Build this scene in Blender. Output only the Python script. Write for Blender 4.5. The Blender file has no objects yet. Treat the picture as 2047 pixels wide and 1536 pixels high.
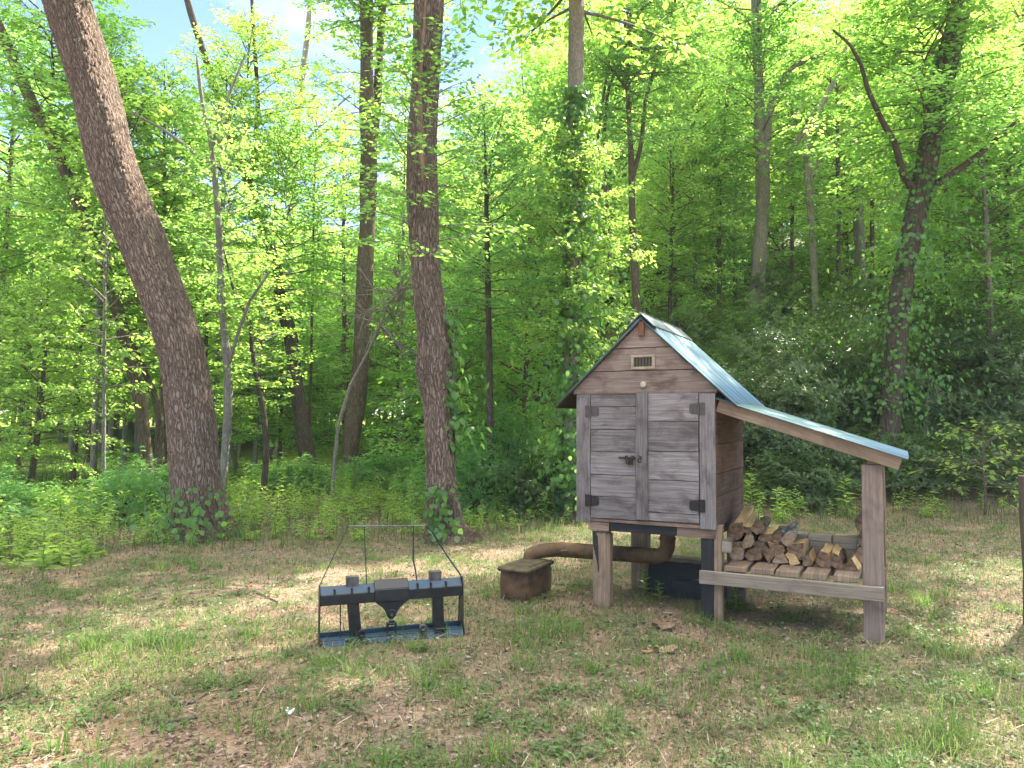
import bpy, math, random
import numpy as np
from math import radians as R, sin, cos, pi
from mathutils import Matrix, Vector

S = bpy.context.scene
COL = S.collection
rng = np.random.default_rng(7)
random.seed(7)

# ------------------------------------------------------------------ camera
F_PX, PITCH, ROLL, CAM_H = 1510.46, R(2.647), R(-0.267), 1.6
cam_d = bpy.data.cameras.new('camera')
cam_d.sensor_width = 36.0
cam_d.lens = 36.0 * F_PX / 2047.0
cam_d.clip_start, cam_d.clip_end = 0.05, 2000
cam = bpy.data.objects.new('camera', cam_d)
COL.objects.link(cam)
_r, _u, _b = Vector((1, 0, 0)), Vector((0, -sin(PITCH), cos(PITCH))), Vector((0, -cos(PITCH), -sin(PITCH)))
_r2, _u2 = _r * cos(ROLL) - _u * sin(ROLL), _r * sin(ROLL) + _u * cos(ROLL)
M = Matrix((( _r2.x, _u2.x, _b.x, 0), (_r2.y, _u2.y, _b.y, 0), (_r2.z, _u2.z, _b.z, CAM_H), (0, 0, 0, 1)))
cam.matrix_world = M
S.camera = cam

# ------------------------------------------------------------------ light
SUN_EL, SUN_AZ = R(46), R(42)            # azimuth measured from +Y (into the wood) towards +X (right)
world = bpy.data.worlds.new('World')
S.world = world
world.use_nodes = True
wt = world.node_tree
wt.nodes.clear()
wo = wt.nodes.new('ShaderNodeOutputWorld')
bg = wt.nodes.new('ShaderNodeBackground')
bg.inputs['Strength'].default_value = 0.12
sky = wt.nodes.new('ShaderNodeTexSky')
sky.sky_type = 'NISHITA'
sky.sun_disc = False
sky.sun_elevation = SUN_EL
sky.sun_rotation = SUN_AZ
sky.air_density, sky.dust_density, sky.ozone_density = 1.0, 0.1, 2.0
tc = wt.nodes.new('ShaderNodeTexCoord')
mp = wt.nodes.new('ShaderNodeMapping')
mp.inputs['Scale'].default_value = (2.2, 2.2, 5.0)
cn = wt.nodes.new('ShaderNodeTexNoise')
cn.inputs['Scale'].default_value = 2.0
cn.inputs['Detail'].default_value = 6
cr = wt.nodes.new('ShaderNodeMapRange')
cr.inputs['From Min'].default_value, cr.inputs['From Max'].default_value = 0.52, 0.70
mx = wt.nodes.new('ShaderNodeMix')
mx.data_type = 'RGBA'
mx.inputs['B'].default_value = (2.2, 2.5, 2.9, 1)
wt.links.new(tc.outputs['Generated'], mp.inputs['Vector'])
wt.links.new(mp.outputs['Vector'], cn.inputs['Vector'])
wt.links.new(cn.outputs['Fac'], cr.inputs['Value'])
wt.links.new(cr.outputs['Result'], mx.inputs['Factor'])
dim = wt.nodes.new('ShaderNodeMix')
dim.data_type, dim.blend_type = 'RGBA', 'MULTIPLY'
dim.inputs['Factor'].default_value = 1.0
dim.inputs['B'].default_value = (.50, .55, .60, 1)
wt.links.new(sky.outputs['Color'], dim.inputs['A'])
wt.links.new(dim.outputs['Result'], mx.inputs['A'])
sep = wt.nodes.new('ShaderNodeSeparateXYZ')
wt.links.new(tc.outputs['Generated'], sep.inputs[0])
zr = wt.nodes.new('ShaderNodeMapRange')  # bright cap high overhead, added above the view as soft fill
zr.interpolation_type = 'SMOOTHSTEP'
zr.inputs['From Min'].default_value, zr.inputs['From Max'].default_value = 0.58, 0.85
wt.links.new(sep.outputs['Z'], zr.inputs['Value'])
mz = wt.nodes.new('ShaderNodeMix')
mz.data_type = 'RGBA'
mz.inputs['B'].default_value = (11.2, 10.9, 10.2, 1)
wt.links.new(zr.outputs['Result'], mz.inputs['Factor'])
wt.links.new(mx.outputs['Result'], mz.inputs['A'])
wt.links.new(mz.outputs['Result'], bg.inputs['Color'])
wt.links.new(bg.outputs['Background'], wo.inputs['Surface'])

sun_d = bpy.data.lights.new('sun', 'SUN')
sun_d.energy = 5.0
sun_d.angle = R(0.53)
sun_d.color = (1.0, 0.91, 0.76)
sun = bpy.data.objects.new('sun', sun_d)
COL.objects.link(sun)
to_sun = Vector((sin(SUN_AZ) * cos(SUN_EL), cos(SUN_AZ) * cos(SUN_EL), sin(SUN_EL)))
sun.rotation_euler = to_sun.to_track_quat('Z', 'Y').to_euler()
sun.location = to_sun * 60

S.view_settings.view_transform = 'Standard'
S.view_settings.look = 'None'
S.view_settings.exposure = 2.25
S.view_settings.gamma = 1.0
S.render.film_transparent = False
S.cycles.max_bounces = 10
S.cycles.diffuse_bounces = 5
S.cycles.transmission_bounces = 8
S.cycles.glossy_bounces = 3
S.cycles.use_denoising = True

# ------------------------------------------------------------------ projection helpers (a photo pixel to a place in the world)
CAM = np.array([0, 0, CAM_H])

def ray(px, py):
    X, Y = px - 1023.5, py - 768
    a = cos(ROLL) * X - sin(ROLL) * Y
    b = sin(ROLL) * X + cos(ROLL) * Y
    x, z = a / F_PX, -b / F_PX
    return np.array([x, cos(PITCH) - sin(PITCH) * z, sin(PITCH) + cos(PITCH) * z])

def at_y(px, py, y):
    d = ray(px, py)
    return CAM + d * (y / d[1])

def at_z(px, py, z=0.0):
    d = ray(px, py)
    return CAM + d * ((z - CAM_H) / d[2])

# shed frame: u to the right along the front, v to the back
TH = R(27.234)
O = np.array([1.631, 6.052, 0.0])
E1 = np.array([cos(TH), -sin(TH), 0])
E2 = np.array([sin(TH), cos(TH), 0])

def shed_w(u, v, z):
    return O + E1 * u + E2 * v + np.array([0, 0, z])

def on_v(px, py, v=0.0):
    d = ray(px, py)
    t = np.dot(O + E2 * v - CAM, E2) / np.dot(d, E2)
    r = CAM + d * t - O
    return float(r @ E1), float(r[2])

# ------------------------------------------------------------------ object helpers
def tag(o, label=None, cat=None, group=None, kind=None):
    if label: o['label'] = label
    if cat: o['category'] = cat
    if group: o['group'] = group
    if kind: o['kind'] = kind
    return o

def thing(name, label, cat, loc=(0, 0, 0), rz=0.0, group=None):
    o = bpy.data.objects.new(name, None)
    o.empty_display_size = 0.2
    COL.objects.link(o)
    o.location = loc
    o.rotation_euler = (0, 0, rz)
    return tag(o, label, cat, group)

def link(name, me, parent=None, loc=(0, 0, 0), rot=(0, 0, 0), scale=(1, 1, 1)):
    o = bpy.data.objects.new(name, me)
    COL.objects.link(o)
    o.parent = parent
    o.location, o.rotation_euler, o.scale = loc, rot, scale
    return o

def mesh_np(name, V, polys, mats, mat_idx=None, smooth=False, attrs=None):
    """polys: list of (n, k) index arrays."""
    me = bpy.data.meshes.new(name)
    V = np.asarray(V, np.float32)
    polys = [np.asarray(p, np.int32) for p in polys if len(p)]
    loops = np.concatenate([p.ravel() for p in polys])
    tot = np.concatenate([np.full(len(p), p.shape[1], np.int32) for p in polys])
    start = np.concatenate([[0], np.cumsum(tot)[:-1]]).astype(np.int32)
    me.vertices.add(len(V))
    me.vertices.foreach_set('co', V.ravel())
    me.loops.add(len(loops))
    me.loops.foreach_set('vertex_index', loops)
    me.polygons.add(len(tot))
    me.polygons.foreach_set('loop_start', start)
    me.polygons.foreach_set('loop_total', tot)
    if mat_idx is not None:
        me.polygons.foreach_set('material_index', np.asarray(mat_idx, np.int32))
    if smooth:
        me.polygons.foreach_set('use_smooth', np.ones(len(tot), bool))
    for m in mats:
        me.materials.append(m)
    for nm, (ty, arr) in (attrs or {}).items():
        a = me.attributes.new(nm, ty, 'POINT')
        a.data.foreach_set('vector' if ty == 'FLOAT_VECTOR' else 'value', np.asarray(arr, np.float32).ravel())
    me.update(calc_edges=True)
    return me

def norm(a):
    return a / np.maximum(np.linalg.norm(a, axis=-1, keepdims=True), 1e-9)

# ------------------------------------------------------------------ materials
class NT:
    def __init__(self, name):
        self.m = bpy.data.materials.new(name)
        self.m.use_nodes = True
        self.t = self.m.node_tree
        self.t.nodes.clear()
        self.out = self.n('ShaderNodeOutputMaterial')
    def n(self, ty, **kw):
        nd = self.t.nodes.new(ty)
        for k, v in kw.items():
            if hasattr(nd, k): setattr(nd, k, v)
        return nd
    def l(self, a, b): self.t.links.new(a, b)
    def coord(self, src='Object', scale=(1, 1, 1), attr=None):
        if attr:
            c = self.n('ShaderNodeAttribute', attribute_name=attr).outputs['Vector']
        else:
            c = self.n('ShaderNodeTexCoord').outputs[src]
        mp = self.n('ShaderNodeMapping')
        mp.inputs['Scale'].default_value = scale
        self.l(c, mp.inputs['Vector'])
        return mp.outputs['Vector']
    def noise(self, vec, scale=5, detail=4, rough=.55, dist=0):
        nd = self.n('ShaderNodeTexNoise')
        nd.inputs['Scale'].default_value = scale
        nd.inputs['Detail'].default_value = detail
        nd.inputs['Roughness'].default_value = rough
        nd.inputs['Distortion'].default_value = dist
        if vec is not None: self.l(vec, nd.inputs['Vector'])
        return nd.outputs['Fac']
    def ramp(self, fac, stops, interp='LINEAR'):
        nd = self.n('ShaderNodeValToRGB')
        nd.color_ramp.interpolation = interp
        el = nd.color_ramp.elements
        while len(el) < len(stops): el.new(0.5)
        for e, (p, c) in zip(el, stops):
            e.position = p
            e.color = (*c, 1) if len(c) == 3 else c
        self.l(fac, nd.inputs['Fac'])
        return nd.outputs['Color']
    def rangem(self, fac, a, b, c=0.0, d=1.0):
        nd = self.n('ShaderNodeMapRange')
        for k, v in zip(('From Min', 'From Max', 'To Min', 'To Max'), (a, b, c, d)): nd.inputs[k].default_value = v
        self.l(fac, nd.inputs['Value'])
        return nd.outputs['Result']
    def mix(self, fac, a, b, mode='MIX'):
        nd = self.n('ShaderNodeMix', data_type='RGBA', blend_type=mode)
        for k, v in (('Factor', fac), ('A', a), ('B', b)):
            if isinstance(v, (int, float)): nd.inputs[k].default_value = v
            elif isinstance(v, tuple): nd.inputs[k].default_value = (*v, 1)
            else: self.l(v, nd.inputs[k])
        return nd.outputs['Result']
    def math(self, op, a, b=0.0):
        nd = self.n('ShaderNodeMath', operation=op)
        for i, v in enumerate((a, b)):
            if isinstance(v, (int, float)): nd.inputs[i].default_value = v
            else: self.l(v, nd.inputs[i])
        return nd.outputs[0]
    def bump(self, h, strength=.5, dist=.01):
        nd = self.n('ShaderNodeBump')
        nd.inputs['Strength'].default_value = strength
        nd.inputs['Distance'].default_value = dist
        self.l(h, nd.inputs['Height'])
        return nd.outputs['Normal']
    def pbr(self, col, rough=.7, metal=0.0, normal=None, spec=.4):
        nd = self.n('ShaderNodeBsdfPrincipled')
        for k, v in (('Base Color', col), ('Roughness', rough), ('Metallic', metal)):
            if isinstance(v, tuple): nd.inputs[k].default_value = (*v, 1)
            elif isinstance(v, (int, float)): nd.inputs[k].default_value = v
            else: self.l(v, nd.inputs[k])
        nd.inputs['Specular IOR Level'].default_value = spec
        if normal is not None: self.l(normal, nd.inputs['Normal'])
        return nd.outputs['BSDF']
    def done(self, sh):
        self.l(sh, self.out.inputs['Surface'])
        return self.m

def m_leaf(name, c1, c2, tr1, tr2, trans=.64, rough=.38, spec=.45):
    """leaf: reflecting colour c1..c2, light shining through tr1..tr2, varied leaf by leaf and tree by tree."""
    k = NT(name)
    g = k.n('ShaderNodeNewGeometry')
    isl = g.outputs['Random Per Island']
    oi = k.n('ShaderNodeObjectInfo').outputs['Random']
    cl = k.noise(k.coord('Object'), 1.1, 2)
    f = k.math('ADD', k.math('MULTIPLY', isl, .45), k.math('ADD', k.math('MULTIPLY', oi, .3), k.math('MULTIPLY', cl, .35)))
    col = k.mix(f, c1, c2)
    tr = k.mix(f, tr1, tr2)
    p = k.pbr(col, rough, 0, None, spec)
    t = k.n('ShaderNodeBsdfTranslucent')
    k.l(tr, t.inputs['Color'])
    ms = k.n('ShaderNodeMixShader')
    ms.inputs[0].default_value = trans
    k.l(p, ms.inputs[1]); k.l(t.outputs[0], ms.inputs[2])
    return k.done(ms.outputs[0])

def m_wood(name, stops, rough=.8, stain=(.05, .045, .045), stain_amt=.6, grain=(2.5, 70, 70), tintv=.35, bumps=.35, spec=.2):
    k = NT(name)
    v = k.coord('UV', grain)
    g = k.noise(v, 1.0, 5, .6, .6)
    g2 = k.noise(k.coord('UV', (5, 260, 260)), 1.0, 2)
    f = k.math('ADD', k.math('MULTIPLY', g, .75), k.math('MULTIPLY', g2, .3))
    col = k.ramp(f, stops)
    big = k.noise(k.coord('UV', (4.5, 7.5, 7.5)), 1.0, 5, .62, .5)
    col = k.mix(k.rangem(big, .47, .66, 0, stain_amt), col, stain)
    tint = k.n('ShaderNodeAttribute', attribute_name='tint').outputs['Fac']
    br = k.rangem(tint, 0, 1, 1 - tintv, 1 + tintv)
    cc = k.n('ShaderNodeCombineColor')
    for i in range(3): k.l(br, cc.inputs[i])
    col = k.mix(1.0, col, cc.outputs[0], 'MULTIPLY')
    saw = k.noise(k.coord('UV', (90, 6, 6)), 1.0, 1)
    h = k.math('ADD', f, k.math('MULTIPLY', saw, .25))
    return k.done(k.pbr(col, rough, 0, k.bump(h, bumps, .006), spec))

def m_bark(name, dark, mid, light, scale=(26, 26, 3.2), disp=.0, rough=.9, moss=None, lichen=0.0):
    k = NT(name)
    v = k.coord(attr='bc', scale=scale)
    wob = k.n('ShaderNodeTexNoise'); wob.inputs['Scale'].default_value = .6; wob.inputs['Detail'].default_value = 3
    k.l(v, wob.inputs['Vector'])
    add = k.n('ShaderNodeMix', data_type='VECTOR'); add.inputs['Factor'].default_value = .55
    k.l(v, add.inputs['A'])
    sc = k.n('ShaderNodeVectorMath', operation='SCALE'); sc.inputs['Scale'].default_value = 3.0
    k.l(wob.outputs['Color'], sc.inputs[0])
    ad = k.n('ShaderNodeVectorMath', operation='ADD'); k.l(v, ad.inputs[0]); k.l(sc.outputs[0], ad.inputs[1])
    vo = k.n('ShaderNodeTexVoronoi', feature='DISTANCE_TO_EDGE'); vo.inputs['Scale'].default_value = 1.0
    k.l(ad.outputs[0], vo.inputs['Vector'])
    ridge = k.rangem(vo.outputs['Distance'], 0.0, .22)
    fine = k.noise(k.coord(attr='bc', scale=(90, 90, 22)), 1.0, 4, .65)
    h = k.math('ADD', k.math('MULTIPLY', ridge, .45), k.math('MULTIPLY', fine, .7))
    col = k.ramp(h, [(.18, dark), (.55, mid), (1.0, light)])
    big = k.noise(k.coord(attr='bc', scale=(2, 2, .7)), 1.0, 3)
    col = k.mix(k.rangem(big, .35, .7, 0, .45), col, dark)
    if lichen:
        li = k.noise(k.coord(attr='bc', scale=(9, 9, 5)), 1.0, 4, .6)
        col = k.mix(k.rangem(li, .58, .68, 0, lichen), col, (.33, .34, .28))
    sh = k.pbr(col, rough, 0, k.bump(h, .9, .012), .15)
    k.done(sh)
    if disp:
        d = k.n('ShaderNodeDisplacement')
        d.inputs['Scale'].default_value = disp
        d.inputs['Midlevel'].default_value = .6
        k.l(h, d.inputs['Height'])
        k.l(d.outputs[0], k.out.inputs['Displacement'])
        k.m.displacement_method = 'BOTH'
    return k.m

def m_simple(name, c1, c2, scale=8, rough=.6, metal=0.0, bump=.2, spec=.4, lo=.35, hi=.65):
    k = NT(name)
    n = k.noise(k.coord('Object'), scale, 5, .6)
    col = k.ramp(n, [(lo, c1), (hi, c2)])
    return k.done(k.pbr(col, k.rangem(n, .3, .7, rough - .1, rough + .12), metal, k.bump(k.noise(k.coord('Object'), scale * 6, 3), bump, .004), spec))

def m_island(name, stops, rough=.8, trans=0.0, spec=.2):
    k = NT(name)
    isl = k.n('ShaderNodeNewGeometry').outputs['Random Per Island']
    col = k.ramp(isl, stops)
    sh = k.pbr(col, rough, 0, None, spec)
    if trans:
        t = k.n('ShaderNodeBsdfTranslucent'); k.l(col, t.inputs['Color'])
        ms = k.n('ShaderNodeMixShader'); ms.inputs[0].default_value = trans
        k.l(sh, ms.inputs[1]); k.l(t.outputs[0], ms.inputs[2]); sh = ms.outputs[0]
    return k.done(sh)

LEAF = m_leaf('leaf_green', (.07, .16, .04), (.15, .26, .085), (.24, .53, .075), (.45, .72, .15))
LEAF_B = m_leaf('leaf_cool_green', (.06, .15, .06), (.13, .25, .11), (.24, .52, .10), (.43, .72, .19))
LEAF_Y = m_leaf('leaf_bright_green', (.09, .19, .04), (.18, .29, .08), (.33, .62, .08), (.56, .80, .15), .60)
LAUREL = m_leaf('leaf_laurel', (.035, .075, .028), (.085, .15, .055), (.15, .3, .05), (.3, .45, .09), .42, .27, .6)
IVY = m_leaf('leaf_ivy', (.05, .13, .04), (.10, .21, .07), (.20, .46, .07), (.38, .64, .12), .55, .4)
WEED = m_leaf('leaf_weed', (.085, .165, .035), (.20, .29, .085), (.32, .54, .07), (.54, .72, .13), .55)
GRASS = m_island('grass_blade', [(0, (.055, .11, .032)), (.4, (.10, .165, .045)), (.68, (.15, .21, .065)), (.82, (.23, .20, .10)), (1, (.33, .28, .17))], .6, .45)
CLOVER = m_leaf('leaf_clover', (.05, .105, .035), (.11, .175, .06), (.16, .32, .05), (.30, .45, .09), .35, .5, .25)
GRASS_TUFT = m_island('grass_tuft_blade', [(0, (.07, .16, .03)), (.6, (.14, .25, .05)), (1, (.24, .30, .09))], .5, .5)
LITTER = m_island('dead_leaf', [(0, (.055, .038, .028)), (.35, (.135, .093, .066)), (.7, (.225, .165, .125)), (.9, (.31, .24, .185)), (1, (.38, .315, .26))], .8, .15)
STRAW = m_island('dry_straw', [(0, (.15, .11, .08)), (.5, (.28, .22, .155)), (1, (.42, .35, .26))], .8, .1)
TWIG = m_simple('twig_bark', (.06, .05, .04), (.14, .115, .09), 12, .85)
BARK_OAK = m_bark('bark_furrowed', (.10, .068, .053), (.25, .182, .148), (.39, .31, .26), (32, 32, 6), .036, lichen=.25)
BARK_DARK = m_bark('bark_dark', (.03, .024, .019), (.085, .068, .055), (.155, .13, .108), (28, 28, 4))
BARK_GREY = m_bark('bark_grey', (.10, .09, .08), (.22, .20, .18), (.33, .31, .285), (34, 34, 7), lichen=.5)
BARK_PALE = m_bark('bark_pale', (.12, .10, .08), (.26, .23, .19), (.38, .35, .31), (30, 30, 10), lichen=.4)
BARK_BROWN = m_bark('bark_brown', (.05, .036, .028), (.13, .097, .075), (.21, .165, .13), (28, 28, 5), lichen=.3)

# ------------------------------------------------------------------ the ground
def fbm(x, y, s, seed):
    r = np.random.default_rng(seed)
    o = np.zeros_like(x)
    a = 1.0
    for i in range(4):
        for j in range(3):
            t, p = r.uniform(0, 2 * pi), r.uniform(0, 2 * pi)
            o = o + a * np.sin((x * cos(t) + y * sin(t)) * 2 * pi / s + p + 1.3 * np.sin((x * sin(t) - y * cos(t)) * 2 * pi / (s * 1.7) + p * 2))
        a *= .5; s *= .5
    return o / 5.0

def gz(x, y):
    x = np.asarray(x, float); y = np.asarray(y, float)
    z = .018 * fbm(x, y, 3.0, 1) + .008 * fbm(x, y, .6, 2)
    z = z + .06 * fbm(x, y, 14.0, 3) * np.clip((np.hypot(x - 1, y - 6) - 3) / 6, 0, 1)
    # wooded bank rising behind the smokehouse on the right
    k = np.clip((y - 12.3 + .10 * np.maximum(10 - x, 0)) / 3, 0, 1) * np.clip((x + 1) / 6, 0, 1)
    rise = np.clip(y - 12.5 + .10 * (x - 4), 0, 40)
    z = z + k * (.36 * rise - .0042 * rise ** 2)
    # distant hill behind everything
    z = z + np.clip((y - 27) / 60, 0, 1) ** 1.2 * 16 * np.clip((x + 14) / 22, .12, 1)
    return z

def build_ground():
    xs = np.concatenate([-np.geomspace(160, 9.2, 34), np.arange(-9, 9.01, .07), np.geomspace(9.2, 160, 34)])
    ys = np.concatenate([-np.geomspace(60, 2, 12), np.arange(-1, 2.4, .3), np.arange(2.5, 14, .07), np.geomspace(14.1, 220, 90)])
    X, Y = np.meshgrid(xs, ys)
    V = np.stack([X, Y, gz(X, Y)], -1).reshape(-1, 3)
    ny, nx = X.shape
    i = (np.arange(ny - 1)[:, None] * nx + np.arange(nx - 1)[None]).ravel()
    k = NT('forest_floor')
    c = k.coord('Object')
    a = k.noise(c, .55, 5, .6)
    b = k.noise(c, 2.6, 6, .65)
    f = k.noise(c, 38, 6, .7)
    dirt = k.ramp(f, [(.25, (.14, .09, .062)), (.55, (.28, .188, .134)), (.8, (.40, .295, .225))])
    lit = k.ramp(k.noise(c, 60, 4, .7), [(.3, (.065, .048, .036)), (.5, (.18, .137, .105)), (.72, (.34, .28, .225))])
    grn = k.ramp(k.noise(c, 45, 4, .7), [(.3, (.03, .052, .018)), (.55, (.075, .11, .035)), (.8, (.15, .175, .07))])
    col = k.mix(k.rangem(b, .42, .6), dirt, lit)
    g = k.math('ADD', k.math('MULTIPLY', a, .6), k.math('MULTIPLY', b, .45))
    col = k.mix(k.rangem(g, .50, .62, 0, .75), col, grn)
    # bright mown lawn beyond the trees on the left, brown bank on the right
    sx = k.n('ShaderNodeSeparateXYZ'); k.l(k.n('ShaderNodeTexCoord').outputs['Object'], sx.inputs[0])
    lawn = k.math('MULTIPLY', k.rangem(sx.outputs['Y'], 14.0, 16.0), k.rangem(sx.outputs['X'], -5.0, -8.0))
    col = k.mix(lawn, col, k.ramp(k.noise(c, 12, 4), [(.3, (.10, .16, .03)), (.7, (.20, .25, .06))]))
    bk = k.math('MULTIPLY', k.rangem(sx.outputs['Y'], 12.5, 14.0), k.rangem(sx.outputs['X'], 1.0, 4.0))
    col = k.mix(k.math('MULTIPLY', bk, .85), col, lit)
    col = k.mix(k.math('MULTIPLY', k.rangem(sx.outputs['Y'], 16.0, 19.0), .8), col, k.ramp(k.noise(c, 3, 4), [(.35, (.035, .06, .02)), (.65, (.09, .12, .04))]))
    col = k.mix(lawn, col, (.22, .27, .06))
    soil = k.math('MULTIPLY', k.math('MULTIPLY', k.rangem(sx.outputs['X'], -.6, -1.6), k.rangem(sx.outputs['Y'], 5.6, 4.0)), k.rangem(b, .40, .58))
    col = k.mix(k.math('MULTIPLY', soil, .8), col, k.ramp(f, [(.25, (.19, .105, .068)), (.6, (.33, .20, .14)), (.85, (.42, .29, .22))]))
    h = k.math('ADD', f, k.math('MULTIPLY', k.noise(c, 130, 3), .6))
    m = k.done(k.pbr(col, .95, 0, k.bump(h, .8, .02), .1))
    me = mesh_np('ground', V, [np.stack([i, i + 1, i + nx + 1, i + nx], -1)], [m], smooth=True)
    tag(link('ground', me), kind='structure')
build_ground()

# ------------------------------------------------------------------ mesh builders
class MB:
    """collects planks, prisms and tubes into one mesh with wood UVs and a tint per piece"""
    def __init__(self, seed=None):
        self.V, self.P, self.UV, self.T, self.MI = [], [], [], [], []
        self.r = random.Random(seed if seed is not None else random.random())
    def _add(self, vs, faces, uvs, mi=0, tint=None):
        b = len(self.V)
        self.V += [tuple(v) for v in vs]
        t = self.r.random() if tint is None else tint
        self.T += [t] * len(vs)
        for f, uv in zip(faces, uvs):
            self.P.append([b + i for i in f]); self.UV.append(uv); self.MI.append(mi)
    def plank(self, c, ax, dims, seg=4, jit=.0015, mi=0, tint=None):
        """c centre, ax 3 axes (length, width, thick), dims full sizes"""
        c = Vector(c); ax = [Vector(a).normalized() for a in ax]
        L, W, T = dims
        r = self.r
        u0, v0 = r.uniform(0, 40), r.uniform(0, 40)
        vs = []
        for i in range(seg + 1):
            s = L * (i / seg - .5)
            for (y, z) in ((-1, -1), (1, -1), (1, 1), (-1, 1)):
                vs.append(c + ax[0] * (s + r.uniform(-jit, jit)) + ax[1] * (y * W / 2 + r.uniform(-jit, jit)) + ax[2] * (z * T / 2 + r.uniform(-jit, jit)))
        fs, uvs = [], []
        per = [0, W, W + T, 2 * W + T, 2 * W + 2 * T]
        for i in range(seg):
            for k in range(4):
                a, b = i * 4 + k, i * 4 + (k + 1) % 4
                fs.append((a, b, b + 4, a + 4))
                ua, ub = u0 + L * i / seg, u0 + L * (i + 1) / seg
                uvs.append([(ua, v0 + per[k]), (ua, v0 + per[k + 1]), (ub, v0 + per[k + 1]), (ub, v0 + per[k])])
        q = [(0, 0), (W, 0), (W, T), (0, T)]
        fs.append((3, 2, 1, 0)); uvs.append([(u0 + b_ * .3, v0 + a_) for a_, b_ in reversed(q)])
        e = seg * 4
        fs.append((e, e + 1, e + 2, e + 3)); uvs.append([(u0 + b_ * .3, v0 + a_) for a_, b_ in q])
        self._add(vs, fs, uvs, mi, tint)
    def box(self, a, b, along=0, **kw):
        """axis-aligned from corner a to corner b, grain along axis"""
        c = [(p + q) / 2 for p, q in zip(a, b)]
        d = [abs(q - p) for p, q in zip(a, b)]
        order = {0: (0, 1, 2), 1: (1, 2, 0), 2: (2, 0, 1)}[along]
        E = [(1, 0, 0), (0, 1, 0), (0, 0, 1)]
        self.plank(c, [E[i] for i in order], [d[i] for i in order], **kw)
    def prism(self, poly, to3, depth, grain=0, mi=0, mi_side=None, tint=None):
        """poly: 2D points counter-clockwise seen from the front; to3(a, b, d)->3D with d from 0 (front) to depth"""
        n = len(poly)
        u0, v0 = self.r.uniform(0, 40), self.r.uniform(0, 40)
        f = lambda p: (u0 + p[grain], v0 + p[1 - grain])
        vs = [to3(a, b, 0) for a, b in poly] + [to3(a, b, depth) for a, b in poly]
        fs = [tuple(range(n)), tuple(reversed(range(n, 2 * n)))]
        uvs = [[f(p) for p in poly], [f(p) for p in reversed(poly)]]
        b = len(self.V)
        t = self.r.random() if tint is None else tint
        self._add(vs, fs, uvs, mi, t)
        for i in range(n):
            j = (i + 1) % n
            self.P.append([b + i, b + n + i, b + n + j, b + j]); self.MI.append(mi if mi_side is None else mi_side)
            p, q = f(poly[i]), f(poly[j])
            self.UV.append([p, (p[0] + .01, p[1] + depth), (q[0] + .01, q[1] + depth), q])
    def tube(self, pts, rad, n=12, mi=0, cap=True, tint=.5):
        pts = [Vector(p) for p in pts]
        if not hasattr(rad, '__len__'): rad = [rad] * len(pts)
        vs, fs, uvs = [], [], []
        ref = None
        L = 0
        acc = []
        for i, p in enumerate(pts):
            t = (pts[min(i + 1, len(pts) - 1)] - pts[max(i - 1, 0)]).normalized()
            if ref is None:
                ref = t.orthogonal().normalized()
            ref = (ref - t * ref.dot(t)).normalized()
            s = t.cross(ref)
            if i: L += (p - pts[i - 1]).length
            acc.append(L)
            for k in range(n):
                a = 2 * pi * k / n
                vs.append(p + (ref * cos(a) + s * sin(a)) * rad[i])
        for i in range(len(pts) - 1):
            for k in range(n):
                a, b = i * n + k, i * n + (k + 1) % n
                fs.append((a, b, b + n, a + n))
                uvs.append([(acc[i], k / n), (acc[i], (k + 1) / n), (acc[i + 1], (k + 1) / n), (acc[i + 1], k / n)])
        if cap:
            fs.append(tuple(reversed(range(n)))); uvs.append([(.02 * cos(2 * pi * k / n), .02 * sin(2 * pi * k / n)) for k in reversed(range(n))])
            e = (len(pts) - 1) * n
            fs.append(tuple(range(e, e + n))); uvs.append([(.02 * cos(2 * pi * k / n), .02 * sin(2 * pi * k / n)) for k in range(n)])
        self._add(vs, fs, uvs, mi, tint)
    def build(self, name, mats, parent=None, bevel=0.0, smooth=False, loc=(0, 0, 0), rot=(0, 0, 0)):
        me = bpy.data.meshes.new(name)
        me.from_pydata(self.V, [], self.P)
        mats = mats if isinstance(mats, (list, tuple)) else [mats]
        for m in mats: me.materials.append(m)
        me.polygons.foreach_set('material_index', self.MI)
        uvl = me.uv_layers.new(name='UVMap')
        uvl.data.foreach_set('uv', [c for f in self.UV for uv in f for c in uv])
        a = me.attributes.new('tint', 'FLOAT', 'POINT')
        a.data.foreach_set('value', self.T)
        if smooth: me.polygons.foreach_set('use_smooth', [True] * len(me.polygons))
        me.update()
        o = link(name, me, parent, loc, rot)
        if smooth:
            md = o.modifiers.new('split', 'EDGE_SPLIT'); md.split_angle = R(40)
        if bevel:
            md = o.modifiers.new('bevel', 'BEVEL'); md.width = bevel; md.segments = 1; md.limit_method = 'ANGLE'; md.angle_limit = R(50)
        return o

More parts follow.
